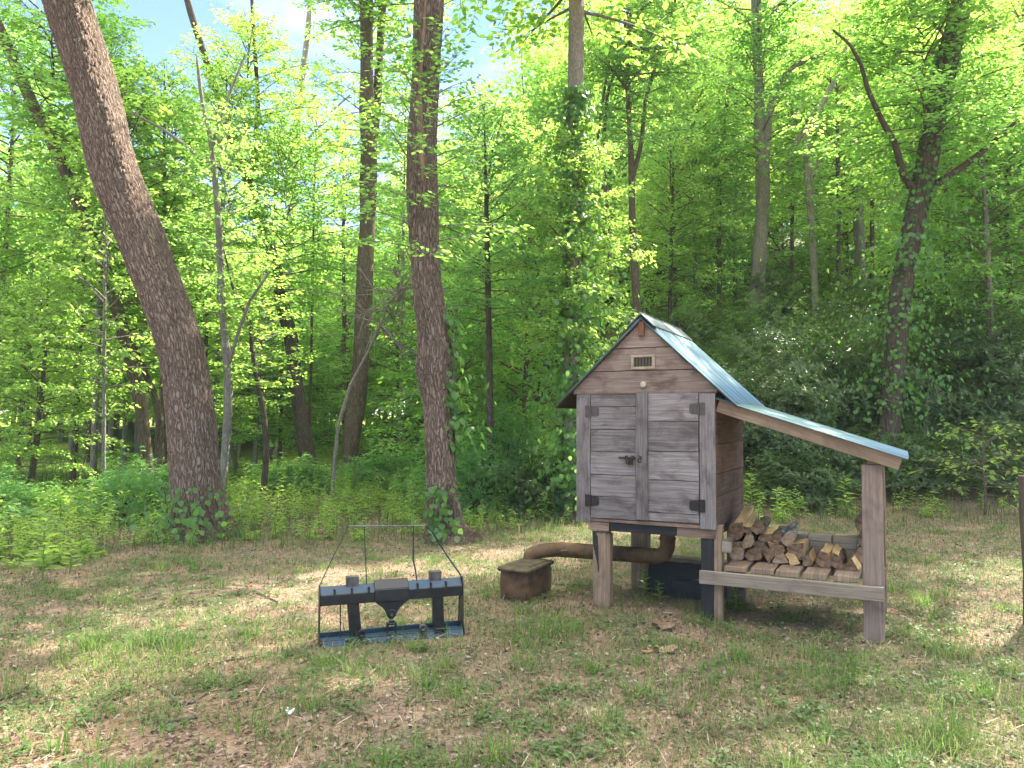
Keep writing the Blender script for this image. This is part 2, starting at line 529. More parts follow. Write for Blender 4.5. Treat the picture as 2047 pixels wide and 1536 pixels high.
# ------------------------------------------------------------------ wood, metal and other materials of the smokehouse
GREYWOOD = m_wood('grey_weathered_wood', [(.25, (.065, .053, .053)), (.48, (.150, .131, .130)), (.75, (.27, .255, .264))], stain=(.060, .045, .044), stain_amt=.68, tintv=.42)
BROWNWOOD = m_wood('brown_weathered_wood', [(.25, (.085, .055, .042)), (.5, (.185, .125, .098)), (.75, (.29, .215, .175))], stain=(.06, .038, .034), stain_amt=.7)
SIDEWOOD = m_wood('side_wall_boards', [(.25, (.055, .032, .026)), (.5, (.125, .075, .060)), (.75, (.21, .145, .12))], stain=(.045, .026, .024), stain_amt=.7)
GABLEWOOD = m_wood('gable_boards', [(.25, (.092, .065, .053)), (.5, (.205, .155, .130)), (.75, (.32, .258, .218))], stain=(.085, .05, .046), stain_amt=.7)
BLOCKWOOD = m_wood('offcut_wood', [(.25, (.20, .155, .115)), (.5, (.33, .27, .21)), (.75, (.45, .38, .31))], stain=(.2, .17, .14), stain_amt=.4, tintv=.15)
TANWOOD = m_wood('tan_timber', [(.25, (.12, .078, .05)), (.5, (.235, .165, .115)), (.75, (.34, .26, .195))], stain=(.10, .07, .055), stain_amt=.5, tintv=.2)
RAILWOOD = m_wood('grey_tan_board', [(.25, (.12, .09, .072)), (.5, (.22, .175, .14)), (.75, (.33, .28, .235))], stain=(.10, .088, .085), stain_amt=.5, tintv=.2)
DARKWOOD = m_wood('dark_timber', [(.25, (.025, .018, .014)), (.5, (.07, .05, .04)), (.75, (.12, .09, .07))], stain_amt=.4)
CHAR = m_wood('black_tarred_wood', [(.25, (.006, .006, .008)), (.5, (.013, .014, .018)), (.75, (.03, .032, .038))], rough=.6, stain_amt=.2, spec=.3)
YELLOWSPLIT = m_wood('fresh_split_wood', [(.25, (.36, .215, .09)), (.5, (.56, .38, .18)), (.75, (.68, .51, .28))], stain=(.25, .14, .07), stain_amt=.5, tintv=.2, grain=(3, 60, 60), bumps=.8)
ENDGRAIN = m_simple('log_end_grain', (.07, .042, .03), (.25, .165, .115), 26, .9, 0, .5, .1)
ENDPALE = m_simple('log_end_pale', (.16, .11, .08), (.34, .25, .18), 26, .9, 0, .5, .1)
LOGBARK = m_simple('log_bark', (.045, .032, .025), (.20, .145, .11), 30, .95, 0, .9, .1)
LOGBARK_W = m_simple('log_bark_flaky', (.12, .09, .075), (.42, .37, .33), 34, .95, 0, .9, .1)
BLACKIRON = m_simple('black_iron', (.012, .012, .013), (.028, .026, .026), 30, .5, .3, .2)
RUST = m_simple('rusty_iron', (.045, .028, .019), (.15, .085, .048), 9, .8, .15, .5, .3)
RUSTPIPE = m_simple('rusty_pipe', (.06, .038, .025), (.19, .115, .058), 7, .7, .25, .3, .3)
LIDIRON = m_simple('mossy_lid', (.05, .038, .028), (.12, .095, .055), 14, .9, 0, .5, .2)
BRASS = m_simple('tarnished_brass', (.35, .31, .20), (.55, .50, .36), 40, .5, .5, .2)
CREAM = m_simple('cream_metal', (.24, .195, .135), (.34, .285, .21), 20, .55)
VOID = m_simple('dark_inside', (.008, .007, .007), (.014, .012, .012), 5, .95)
PLATE = m_simple('black_steel_paint', (.007, .008, .011), (.022, .023, .028), 11, .42, .2, .15, .5)
PLATE_BLUE = m_simple('blue_black_steel', (.006, .020, .042), (.014, .045, .085), 9, .5, .2, .1, .5)
BARESTEEL = m_simple('worn_steel', (.06, .06, .065), (.16, .15, .14), 18, .5, .5, .2)

def m_roof():
    k = NT('galvanised_sky_tint')
    c = k.coord('Object')
    n = k.noise(k.coord('Object', (6, 6, 6)), 1.0, 4)
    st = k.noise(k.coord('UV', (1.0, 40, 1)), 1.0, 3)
    col = k.ramp(st, [(.3, (.07, .130, .16)), (.5, (.125, .205, .24)), (.7, (.215, .30, .335))])  # blue-teal of the reflected sky is put into the base colour
    dirt = k.noise(c, 9, 5, .7)
    col = k.mix(k.rangem(dirt, .60, .75, 0, .6), col, (.16, .14, .11))
    return k.done(k.pbr(col, k.rangem(n, .3, .7, .36, .52), .55, k.bump(n, .15, .004), .5))
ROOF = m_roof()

# ------------------------------------------------------------------ the smokehouse
def smokehouse():
    root = thing('smokehouse', 'weathered wooden smokehouse on posts with double doors, sky-tinted metal roof and firewood lean-to', 'smokehouse', tuple(O), -TH)
    W, D, ZB, ZT, T = 1.19, 1.17, .73, 1.815, .022
    UC, ZA, SL = -.605, 2.462, .945            # ridge position, ridge height, roof fall per metre
    rl = lambda u: ZA - SL * abs(u - UC) - .012  # under side of the roof
    fr = lambda a, b, d: (a, d - .0, b)
    # gable boards above the doors
    mb = MB(3)
    rows = [ZT, 2.010, 2.203, ZA]
    for k in range(3):
        z0, z1 = rows[k] + .003, rows[k + 1] - .003
        if k == 2: z1 = ZA - .02
        pts = []
        def xat(z, s):
            return UC + s * min((ZA - .014 - z) / SL, .62)
        pts = [(xat(z0, -1), z0), (xat(z0, 1), z0)]
        kn = ZA - .014 - .62 * SL
        if z0 < kn < z1: pts += [(xat(kn, 1), kn)]
        pts += [(xat(z1, 1), z1)]
        if xat(z1, 1) - xat(z1, -1) > .02: pts += [(xat(z1, -1), z1)]
        if z0 < kn < z1: pts += [(xat(kn, -1), kn)]
        mb.prism(pts, lambda a, b, d: (a, d - .005 * (k == 0), b), .022, tint=[.35, .55, .75][k])
    mb.build('gable_wall', GABLEWOOD, root, .003)
    # the red-brown end of the ridge beam
    mb = MB(4); mb.box((UC - .028, -.03, 2.30), (UC + .022, .0 - .001, 2.425), 2)
    mb.build('ridge_beam', m_wood('red_brown_wood', [(.25, (.13, .05, .03)), (.6, (.26, .11, .07)), (.8, (.33, .16, .1))]), root, .003)
    # corner boards and the side and back walls
    for (a, b, zb) in ((-W, -W + .128, .715), (-.125, .0, .727)):
        mb = MB(int(-a * 50) + 5); mb.box((a, -.024, zb), (b, -.001, ZT - .003), 2, seg=8, jit=.002, tint=.62 if a > -.5 else .5)
        mb.build('corner_board', GREYWOOD, root, .003)
    for u0, nm in ((-.022, 1), (-W, 2)):
        mb = MB(nm + 10)
        zs = [ZB, .93, 1.075, 1.36, 1.60, 1.80]
        zs = [ZB, .985, 1.165, 1.405, 1.61, 1.86]
        for z0, z1 in zip(zs[:-1], zs[1:]):
            mb.box((u0, .001, z0 + .002), (u0 + .022, D, z1 - .002), 1, seg=4, tint=random.uniform(.2, .6))
        mb.build('side_wall', SIDEWOOD, root, .003)
    mb = MB(20)
    for z0, z1 in zip([ZB, .99, 1.25, 1.5, 1.8, 2.1], [.987, 1.247, 1.497, 1.797, 2.097, 2.3]):
        hw = min(W / 2 - .024, (ZA - .02 - z1) / SL)
        mb.box((UC - hw, D - .024, z0), (UC + hw, D - .002, z1), 0)
    mb.build('back_wall', BROWNWOOD, root, .003)
    # doors
    def hinge(door, u, z, s, grey=False):
        """u: the gap; s=+1 strap runs to +u"""
        h = MB(1)
        y = -.031
        h.prism([(u - s * .05, z - .05), (u - s * .003, z - .05), (u - s * .003, z + .05), (u - s * .05, z + .05)][::1 if s > 0 else -1], lambda a, b, d: (a, y + d, b), .005)
        h.prism([(u, z - .045), (u + s * .06, z - .042), (u + s * .076, z - .03), (u + s * .076, z + .03), (u + s * .06, z + .042), (u, z + .045)][::1 if s > 0 else -1], lambda a, b, d: (a, y + d, b), .005)
        h.tube([(u, y - .002, z - .05), (u, y - .002, z + .05)], .008, 8)
        for (du, dz) in ((-.035, -.03), (-.035, .03), (.025, -.02), (.025, .02), (.06, 0)):
            h.tube([(u + s * du, y - .004, z + dz), (u + s * du, y + .001, z + dz)], .006, 6)
        h.build('hinge', m_simple('iron_grey', (.05, .045, .045), (.09, .08, .078), 30, .55, .2) if grey else BLACKIRON, door)
    def nails(mb, pts, mi):
        for u, z in pts: mb.tube([(u, -.0285, z), (u, -.025, z)], .0045, 6, mi=mi)
    dl = MB(31)
    zl = [.760, .945, 1.130, 1.325, 1.514, 1.708, 1.806]
    tl = [.42, .62, .70, .36, .52, .40]
    for z0, z1, t in zip(zl[:-1], zl[1:], tl):
        dl.box((-1.056, -.026, z0 + .003), (-.656, -.004, z1 - .003), 0, seg=6, jit=.0022, tint=t)
        nails(dl, [(-1.038, z0 + .03), (-1.038, z1 - .03)], 1)
    left = dl.build('door', [GREYWOOD, BARESTEEL], root, .003)
    hinge(left, -1.058, 1.668, 1, True); hinge(left, -1.058, .905, 1)
    la = MB(2)   # sliding bolt with its handle on a pale patch of board
    la.box((-.75, -.030, 1.213), (-.662, -.0265, 1.29), 0, mi=1)
    la.tube([(-.80, -.04, 1.279), (-.655, -.04, 1.279)], .0075, 8)
    la.box((-.745, -.046, 1.262), (-.725, -.029, 1.296), 2); la.box((-.69, -.046, 1.262), (-.668, -.029, 1.296), 2)
    la.tube([(-.728, -.04, 1.277), (-.728, -.056, 1.262), (-.722, -.056, 1.225)], .007, 8)
    la.box((-.715, -.042, 1.222), (-.68, -.031, 1.272), 2)
    la.build('latch', [BLACKIRON, TANWOOD], left)
    dr = MB(32)
    zr = [.768, .838, 1.103, 1.340, 1.588, 1.818]
    tr = [.78, .60, .82, .40, .88]
    for z0, z1, t in zip(zr[:-1], zr[1:], tr):
        dr.box((-.553, -.026, z0 + .003), (-.133, -.004, z1 - .003), 0, seg=6, jit=.0022, tint=t)
        if z1 - z0 > .1: nails(dr, [(-.158, z0 + .03), (-.158, z1 - .03)], 1)
    right = dr.build('door', [GREYWOOD, BARESTEEL], root, .003)
    hinge(right, -.128, 1.688, -1, True); hinge(right, -.132, .912, -1)
    bt = MB(33); bt.box((-.650, -.046, .768), (-.549, -.0265, 1.822), 2, seg=8, jit=.0025, tint=.30)
    batten = bt.build('batten', GREYWOOD, right, .003)
    hk = MB(3); hk.tube([(-.615 + .016 * cos(a), -.051, 1.262 + .016 * sin(a)) for a in np.linspace(0, 5.6, 12)], .0045, 6)
    hk.tube([(-.625, -.047, 1.30), (-.60, -.056, 1.292), (-.605, -.05, 1.28)], .005, 6)
    hk.build('hook', BLACKIRON, right)
    jam = MB(34)   # dark gaps behind the boards
    jam.box((-1.16, -.003, .76), (-.03, -.0005, 1.832), 0)
    jam.build('door_backing', DARKWOOD, root)
    sill = MB(35); sill.box((-1.06, -.020, .728), (-.128, .02, .757), 0, seg=6, tint=.5); sill.build('sill', BROWNWOOD, root, .003)
    # vent and round badge in the gable
    v = MB(41)
    u0, u1, z0, z1 = -.702, -.493, 2.022, 2.142
    y = -.012
    v.box((u0, y, z0), (u1, -.001, z0 + .022), 0); v.box((u0, y, z1 - .02), (u1, -.001, z1), 0)
    v.box((u0, y, z0 + .0222), (u0 + .026, -.001, z1 - .0202), 2); v.box((u1 - .026, y, z0 + .0222), (u1, -.001, z1 - .0202), 2)
    vent = v.build('vent', CREAM, root, .002)
    g = MB(42); g.box((u0 + .026, -.004, z0 + .022), (u1 - .026, -.0015, z1 - .02), 0)
    g.build('vent_opening', VOID, vent)
    g = MB(43)
    for i in range(12):
        u = u0 + .034 + i * .0128
        g.box((u, -.008, z0 + .022), (u + .0016, -.0045, z1 - .02), 2, seg=1, jit=0)
    g.build('louvre', CREAM, vent)
    b = MB(44)
    b.tube([(-.592, -.024, 1.893), (-.592, -.006, 1.893)], [.024, .027], 20)
    b.tube([(-.592, -.026, 1.893), (-.592, -.023, 1.893)], .019, 20)
    for k in range(5):
        a = k * 1.257 + .3
        b.tube([(-.592 + .010 * cos(a), -.029, 1.893 + .010 * sin(a)), (-.592 + .010 * cos(a), -.025, 1.893 + .010 * sin(a))], .004, 6)
    b.build('badge', BRASS, root, smooth=True)
    # floor frame and legs
    f = MB(51)
    f.box((-1.075, -.012, .652), (-.90, .10, .724), 0, tint=.6); f.box((-.898, .0, .654), (-.60, .09, .722), 0, mi=1); f.box((-.598, .0, .654), (-.32, .09, .722), 0, mi=1, tint=.3)
    f.box((-.318, -.002, .652), (-.012, .09, .724), 0, tint=.5)
    f.box((-1.07, 1.0, .652), (-.02, 1.10, .724), 0)
    f.box((-1.07, .102, .652), (-.98, .998, .724), 1); f.box((-.11, .102, .652), (-.02, .998, .724), 1)
    f.box((-1.16, .03, .7245), (-.03, 1.14, .7285), 0)
    f.build('floor_frame', [BROWNWOOD, CHAR], root, .004)
    def leg(pl, name='leg', mats=TANWOOD, bevel=.008):
        m = MB(61 + len(pl))
        for a in pl:
            m.box(a[0], a[1], 2, seg=6, jit=.003, mi=a[2] if len(a) > 2 else 0, tint=a[3] if len(a) > 3 else .55)
        return m.build(name, mats, root, bevel)
    lg = leg([((-1.058, .0, -.12), (-.905, .135, .650))], bevel=.03)
    st = MB(5)   # charred streak running down the front of this leg
    st.prism([(-1.052, .648), (-1.046, .53), (-1.012, .40), (-.995, .30), (-.990, .30), (-.996, .42), (-1.0, .52), (-1.004, .60), (-1.03, .648)], lambda a, b_, d: (a, d - .0045, b_), .006)
    st.build('char_streak', CHAR, lg)
    leg([((-.125, .0, -.12), (-.028, .12, .650), 1), ((-.027, .01, -.1), (.036, .10, .76), 0, .5)], mats=[TANWOOD, CHAR], bevel=.004)
    leg([((-.96, .74, -.12), (-.80, .88, .650), 0, .35)], bevel=.02)
    leg([((-.035, .56, -.12), (.105, .68, .650), 0, .1)], mats=BROWNWOOD, bevel=.006)
    bk = MB(7); bk.box((.03, .02, .555), (.075, .30, .635), 1, tint=.2); bk.box((.037, .0, .555), (.115, .019, .635), 0, tint=.6)
    bk.build('side_block', RAILWOOD, root, .003)
    # main roof: corrugated sheets on two slopes, ridge cap, boards below
    def sheet(name, p0, sdir, slen, v0, v1, pitch=.115, amp=.017, parent=root, nseg=3, thick=.002, sag=.0):
        sd = np.array(sdir) / np.linalg.norm(sdir)
        n = np.array([-sd[2], 0, sd[0]]); n = n if n[2] > 0 else -n
        nv = int((v1 - v0) / pitch * 8)
        vv = np.linspace(v0, v1, nv + 1)
        V, UVs = [], []
        for i in range(nseg + 1):
            s = slen * i / nseg
            for v_ in vv:
                w = amp * math.sin(2 * pi * v_ / pitch) - sag * math.sin(pi * i / nseg)
                V.append((p0[0] + sd[0] * s + n[0] * w, v_, p0[1] + sd[2] * s + n[2] * w))
        nx = nv + 1
        ii = (np.arange(nseg)[:, None] * nx + np.arange(nv)[None]).ravel()
        quads = np.stack([ii, ii + 1, ii + nx + 1, ii + nx], -1)
        if sd[0] > 0: quads = quads[:, ::-1]
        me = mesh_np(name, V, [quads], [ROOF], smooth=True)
        uv = me.uv_layers.new(name='UVMap')
        lv = np.empty(len(me.loops), np.int32); me.loops.foreach_get('vertex_index', lv)
        A = np.array(V)
        uv.data.foreach_set('uv', np.stack([A[lv, 0], A[lv, 1]], -1).astype(np.float32).ravel())
        o = link(name, me, parent)
        md = o.modifiers.new('gauge', 'SOLIDIFY'); md.thickness = thick; md.offset = -1
        return o
    sl = math.hypot(1, SL)
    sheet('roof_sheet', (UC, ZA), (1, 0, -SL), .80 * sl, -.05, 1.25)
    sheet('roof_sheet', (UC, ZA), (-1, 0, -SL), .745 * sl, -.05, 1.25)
    cp = MB(71)
    t = .006
    for s in (1, -1):
        nx, nz = s * SL / sl, 1 / sl
        pts = [(UC, ZA + .030), (UC + s * .12, ZA + .030 - .12 * SL)]
        poly = [pts[0], pts[1], (pts[1][0] - nx * t, pts[1][1] - nz * t), (UC, ZA + .030 - t * sl)]
        if s > 0: poly = poly[::-1]
        cp.prism(poly, lambda a, b_, d: (a, d - .055, b_), 1.315)
    cp.tube([(UC, -.056, ZA + .029), (UC, 1.26, ZA + .029)], .009, 8)
    cp.build('ridge_cap', m_simple('dull_galvanised', (.12, .16, .17), (.24, .26, .26), 6, .5, .5), root)
    dk = MB(72)
    for s in (1, -1):
        for k in range(6):
            a0 = UC + s * (.02 + k * .128); a1 = a0 + s * .122
            za, zb = ZA - SL * abs(a0 - UC) - .014, ZA - SL * abs(a1 - UC) - .014
            cx, cz = (a0 + a1) / 2, (za + zb) / 2 - .008
            dk.plank((cx, .60, cz), [(0, 1, 0), (a1 - a0, 0, zb - za), (zb - za, 0, -(a1 - a0))], (1.26, .168, .012), seg=2)
    dk.build('roof_boards', DARKWOOD, root)
    # lean-to: rafters, sheet, posts, rails and bench planks
    A, B = (.03, 1.762), (1.325, 1.338)
    sdx, sdz = B[0] - A[0], B[1] - A[1]
    L = math.hypot(sdx, sdz)
    for v_ in (.0, 1.02):
        rf = MB(81)
        nx, nz = -sdz / L, sdx / L
        c = ((A[0] + B[0]) / 2 - .0 - nx * .052, v_ + .02, (A[1] + B[1]) / 2 - nz * .052)
        rf.plank(c, [(sdx, 0, sdz), (-sdz, 0, sdx), (0, -1, 0)], (L, .094, .038), seg=6, jit=.002, tint=.6)
        rf.build('rafter', TANWOOD, root, .003)
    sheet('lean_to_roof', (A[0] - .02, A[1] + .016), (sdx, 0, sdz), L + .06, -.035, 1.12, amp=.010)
    for (v0, v1) in ((.042, .135), (.93, 1.02 - .001)):
        p = MB(82); p.box((1.05, v0, -.12), (1.19, v1, 1.275), 2, seg=8, jit=.003, tint=.5)
        q = p.build('post', m_wood('post_timber', [(.25, (.11, .078, .064)), (.5, (.215, .16, .135)), (.75, (.32, .255, .22))], stain=(.11, .08, .08), stain_amt=.6) if v0 < .5 else TANWOOD, root, .005)
    r_ = MB(83); r_.box((-.131, -.040, .300), (1.186, -.001, .402), 0, seg=8, jit=.002, tint=.55)
    r_.build('rail', RAILWOOD, root, .003)
    r_ = MB(84); r_.box((.115, .78, .30), (1.186, .818, .40), 0, seg=6, tint=.5)
    r_.build('rail', RAILWOOD, root, .003)
    for k in range(5):
        p = MB(90 + k)
        u0 = .052 + k * .199
        p.plank((u0 + .085, .47 + .01 * random.uniform(-1, 1), .426), [(.02 * random.uniform(-1, 1), 1, 0), (1, 0, 0), (0, 0, -1)], (.90, .172, .046), seg=5, jit=.003, tint=random.uniform(.35, .75))
        p.build('bench_plank', TANWOOD, root, .005)
    return root
smokehouse()

# ------------------------------------------------------------------ firewood on the bench
def log_piece(name, poly, front_v, length, label, end=ENDGRAIN, bark=LOGBARK, split=YELLOWSPLIT, tilt=0.0, yaw=0.0, floor=None, seed=0, group='split firewood stacked on the smokehouse bench'):
    """poly: (x, y, edge) in the close-up of the stack, y down; edge 'b' bark, 's' split wood, for the face to the next point"""
    r = random.Random(seed)
    pts = [on_v(1430 + x / 6.603, 1000 + y / 6.603, front_v) for x, y, e in poly]
    ty = [e for x, y, e in poly]
    cu, cz = sum(p[0] for p in pts) / len(pts), sum(p[1] for p in pts) / len(pts)
    if floor is not None:
        cz += floor - min(p[1] for p in pts)
        off = floor - min(p[1] for p in pts)
        pts = [(a, b + off) for a, b in pts]
    q = [(a - cu, b - cz) for a, b in pts]
    # more points along bark faces so that they bulge and look rough
    P, E = [], []
    n = len(q)
    for i in range(n):
        a, b = q[i], q[(i + 1) % n]
        m = 3 if ty[i] == 'b' else 2
        for k in range(m):
            t = k / m
            x, z = a[0] + (b[0] - a[0]) * t, a[1] + (b[1] - a[1]) * t
            if ty[i] == 'b' and k:
                d = math.hypot(x, z) or 1
                bul = .10 * math.hypot(b[0] - a[0], b[1] - a[1]) * math.sin(pi * t)
                x, z = x + x / d * bul, z + z / d * bul
            P.append((x, z)); E.append(ty[i])
    ns = 7
    V, faces, mi, uvs = [], [], [], []
    N = len(P)
    u0 = r.uniform(0, 30)
    per = [0]
    for i in range(N): per.append(per[-1] + math.hypot(P[(i + 1) % N][0] - P[i][0], P[(i + 1) % N][1] - P[i][1]))
    kx, kz = r.uniform(-.02, .02), r.uniform(-.012, .012)
    for s in range(ns + 1):
        t = s / ns
        for i, (x, z) in enumerate(P):
            j = .0035 if E[i] == 'b' else .002
            sc = 1 + .06 * math.sin(3 * t + u0)
            V.append((x * sc + kx * t * (1 - t) * 3 + r.uniform(-j, j), length * t + (r.uniform(-.006, .006) if s in (0, ns) else 0), z * sc + kz * t * (1 - t) * 3 + r.uniform(-j, j)))
    for s in range(ns):
        for i in range(N):
            j = (i + 1) % N
            faces.append((s * N + i, s * N + j, (s + 1) * N + j, (s + 1) * N + i))
            mi.append({'b': 1, 's': 2}[E[i]])
            a, b = u0 + length * s / ns, u0 + length * (s + 1) / ns
            uvs.append([(a, u0 + per[i]), (a, u0 + per[i + 1]), (b, u0 + per[i + 1]), (b, u0 + per[i])])
    faces.append(tuple(reversed(range(N)))); mi.append(0); uvs.append([(p[0] + u0, p[1]) for p in reversed(P)])
    faces.append(tuple(range(ns * N, ns * N + N))); mi.append(0); uvs.append([(p[0] + u0, p[1]) for p in P])
    me = bpy.data.meshes.new(name)
    me.from_pydata(V, [], faces)
    for m in (end, bark, split): me.materials.append(m)
    me.polygons.foreach_set('material_index', mi)
    uv = me.uv_layers.new(name='UVMap'); uv.data.foreach_set('uv', [c for f in uvs for p in f for c in p])
    a = me.attributes.new('tint', 'FLOAT', 'POINT'); a.data.foreach_set('value', [r.random()] * len(V))
    me.update()
    import bmesh
    bm = bmesh.new(); bm.from_mesh(me); bmesh.ops.recalc_face_normals(bm, faces=bm.faces); bm.to_mesh(me); bm.free()
    o = link(name, me, None, tuple(shed_w(cu, front_v, cz)), (tilt, 0, -TH + yaw))
    return tag(o, label, 'firewood', group)

BENCH = .4505
lp = lambda s, ed: [(x, y, e) for (x, y), e in zip(s, ed)]
FW = [
 ([(175, 670), (375, 680), (365, 780), (350, 835), (240, 830), (185, 770)], 'sbbbbb', .28, .40, 'half-round firewood log with flat top, bottom left corner of the stack', 'pale', BENCH),
 ([(370, 780), (470, 680), (520, 670), (620, 780), (590, 840), (430, 850)], 'bbbsss', .28, .40, 'wide domed firewood log second from the left in the bottom row', '', BENCH),
 ([(620, 690), (770, 690), (780, 740), (720, 885), (690, 870)], 'ssbbb', .28, .38, 'narrow firewood wedge pointing down in the bottom row', '', BENCH),
 ([(750, 870), (800, 790), (900, 770), (960, 880), (830, 895)], 'ssssb', .28, .38, 'low tan firewood split beside the orange piece in the bottom row', 'pale', BENCH),
 ([(925, 770), (960, 730), (1060, 780), (1115, 880), (1080, 885), (985, 900), (975, 830)], 'ssssbbs', .28, .38, 'orange fresh split firewood under the big half-round log', 'fresh', BENCH),
 ([(1150, 830), (1240, 740), (1285, 870), (1270, 895), (1165, 915)], 'bssbb', .28, .38, 'small firewood wedge with a yellow right face just right of the pile', '', BENCH),
 ([(1310, 830), (1380, 690), (1490, 720), (1540, 900), (1520, 930), (1390, 915)], 'sssbbb', .28, .40, 'firewood log with broad splintery yellow top on the bench middle', '', BENCH),
 ([(1525, 860), (1550, 710), (1640, 770), (1690, 940), (1660, 945), (1540, 900)], 'ssbbbs', .28, .40, 'dark ended firewood wedge with a yellow left edge, second from the right', '', BENCH),
 ([(1705, 945), (1800, 800), (1890, 945), (1870, 960)], 'sssb', .28, .40, 'triangular firewood wedge with two pale faces at the right end of the bench', '', BENCH),
 ([(200, 610), (260, 560), (330, 555), (345, 665), (300, 675), (230, 650)], 'bbsssb', .30, .40, 'small dark firewood piece above the bottom left corner log', '', None),
 ([(345, 570), (400, 470), (470, 445), (515, 500), (490, 600), (410, 640), (360, 635)], 'sbbbbbb', .29, .40, 'greyish tan roundish firewood end in the second row', 'pale', None),
 ([(520, 600), (570, 560), (650, 575), (690, 650), (620, 710), (540, 700)], 'bbbbss', .29, .40, 'blackened firewood log in the second row', 'dark', None),
 ([(700, 560), (900, 620), (905, 690), (820, 780), (780, 740), (730, 660)], 'sbbbss', .29, .40, 'dark wedge of firewood tilting down left of the big half-round log', '', None),
 ([(945, 640), (990, 590), (1160, 570), (1165, 770), (1080, 780), (1000, 720)], 'sssbbb', .28, .40, 'big half-round firewood log with a flat yellow top on the right of the pile', '', None),
 ([(145, 480), (190, 330), (240, 300), (380, 430), (330, 500), (230, 545), (160, 545)], 'ssbbbbb', .31, .42, 'large dark firewood log with a yellow strip against the smokehouse wall', '', None),
 ([(555, 500), (600, 440), (760, 440), (740, 545), (620, 560)], 'sssbb', .33, .40, 'firewood log with a broad yellow split top in the third row', '', None),
 ([(730, 520), (790, 450), (880, 455), (860, 560), (820, 585), (760, 555)], 'bbbbss', .30, .40, 'grey brown firewood log left of the flaky pale one', '', None),
 ([(865, 520), (950, 460), (1050, 450), (1050, 540), (970, 620), (900, 590)], 'bbbbbb', .29, .40, 'pale flaky barked firewood log at the top right of the pile', 'flaky', None),
 ([(240, 300), (370, 285), (360, 400), (310, 410), (250, 350)], 'ssbbb', .31, .42, 'topmost firewood split with a yellow upper face leaning on the wall', '', None),
 ([(370, 345), (470, 355), (470, 440), (390, 430)], 'ssbb', .31, .40, 'squarish pale yellow firewood split leaning beside the topmost one', '', None),
 ([(470, 400), (520, 320), (600, 300), (650, 350), (620, 430), (540, 450)], 'bbbbbs', .31, .40, 'dark round firewood log right of the two leaning yellow splits', '', None),
]
for i, (pts, ed, v0, ln, label, end, fl) in enumerate(FW):
    em = {'': ENDGRAIN, 'pale': ENDPALE, 'dark': LOGBARK, 'fresh': YELLOWSPLIT, 'flaky': ENDPALE}[end]
    tl = R(13) if 'topmost firewood split' in label else R(12) if 'squarish' in label else R(random.uniform(-2, 4))
    log_piece('firewood', lp(pts, ed), v0, ln, label, em, LOGBARK_W if end == 'flaky' else LOGBARK, tilt=tl,
              yaw=R(random.uniform(-5, 5)) if fl is None else R(random.uniform(-3, 3)), floor=fl, seed=i)
# a stick poking up out of the back of the pile
st = MB(9)
a, b = np.array(shed_w(.42, .44, .66)), np.array(shed_w(.53, .62, .745))
st.tube([a, a * .5 + b * .5 + [0, 0, .004], b], [.022, .020, .018], 10)
tag(st.build('firewood', [m_simple('grey_stick', (.06, .055, .05), (.25, .24, .23), 22, .9)], None), 'thin dark stick with a pale grey end poking up from the firewood pile', 'firewood', 'split firewood stacked on the smokehouse bench')
# three more logs stacked behind the front post
for i, (u, z, rad, lab) in enumerate([(1.035, .525, .072, 'round barked firewood log low behind the lean-to front post'), (1.045, .655, .060, 'firewood log in the middle of the little stack behind the lean-to post'), (1.03, .775, .062, 'bark covered firewood log topping the little stack behind the lean-to post')]):
    q = []
    for k in range(9):
        a_ = 2 * pi * k / 9
        rr = rad * (1 + .13 * math.sin(3 * a_ + i))
        q.append((rr * cos(-a_), rr * sin(-a_)))
    m = MB(200 + i)
    m.prism(q[::-1], lambda a, b, d: (a + .02 * d, d, b * (1 - .1 * d)), .34, mi=0, mi_side=1)
    o = m.build('firewood', [ENDPALE if i == 0 else ENDGRAIN, LOGBARK], None, .004, loc=tuple(shed_w(u, .56, z)), rot=(0, 0, -TH))
    tag(o, lab, 'firewood', 'firewood logs stacked behind the lean-to post')

# short board offcuts stacked at the back of the bench
cols = [(.432, .60, [2]), (.612, .795, [0, 1, 2, 3]), (.80, .985, [0, 1, 2, 3])]
names = {(0, 2): 'weathered board offcut at the left of the stacked offcuts, half hidden by firewood'}
pos = {1: 'middle', 2: 'right hand'}
lev = {0: 'lowest', 1: 'second lowest', 2: 'second from top', 3: 'topmost'}
for ci, (u0, u1, ks) in enumerate(cols):
    for k in ks if ci else [0, 1, 2, 3]:
        m = MB(300 + ci * 5 + k)
        j = random.uniform(-.008, .008)
        m.plank((0, 0, 0), [(1, 0, 0), (0, 1, 0), (0, 0, 1)], (u1 - u0 - .004, .17, .047), seg=4, jit=.002, tint=random.uniform(.4, .8))
        o = m.build('timber_block', BLOCKWOOD, None, .004, loc=tuple(shed_w((u0 + u1) / 2 + j, .755 + j, .474 + .0485 * k)), rot=(0, 0, -TH + random.uniform(-.02, .02)))
        lab = 'weathered board offcut, %s of four in the %s column behind the firewood' % (lev[k], ['left', 'middle', 'right'][ci])
        tag(o, lab, 'timber block', 'board offcuts stacked behind the firewood')

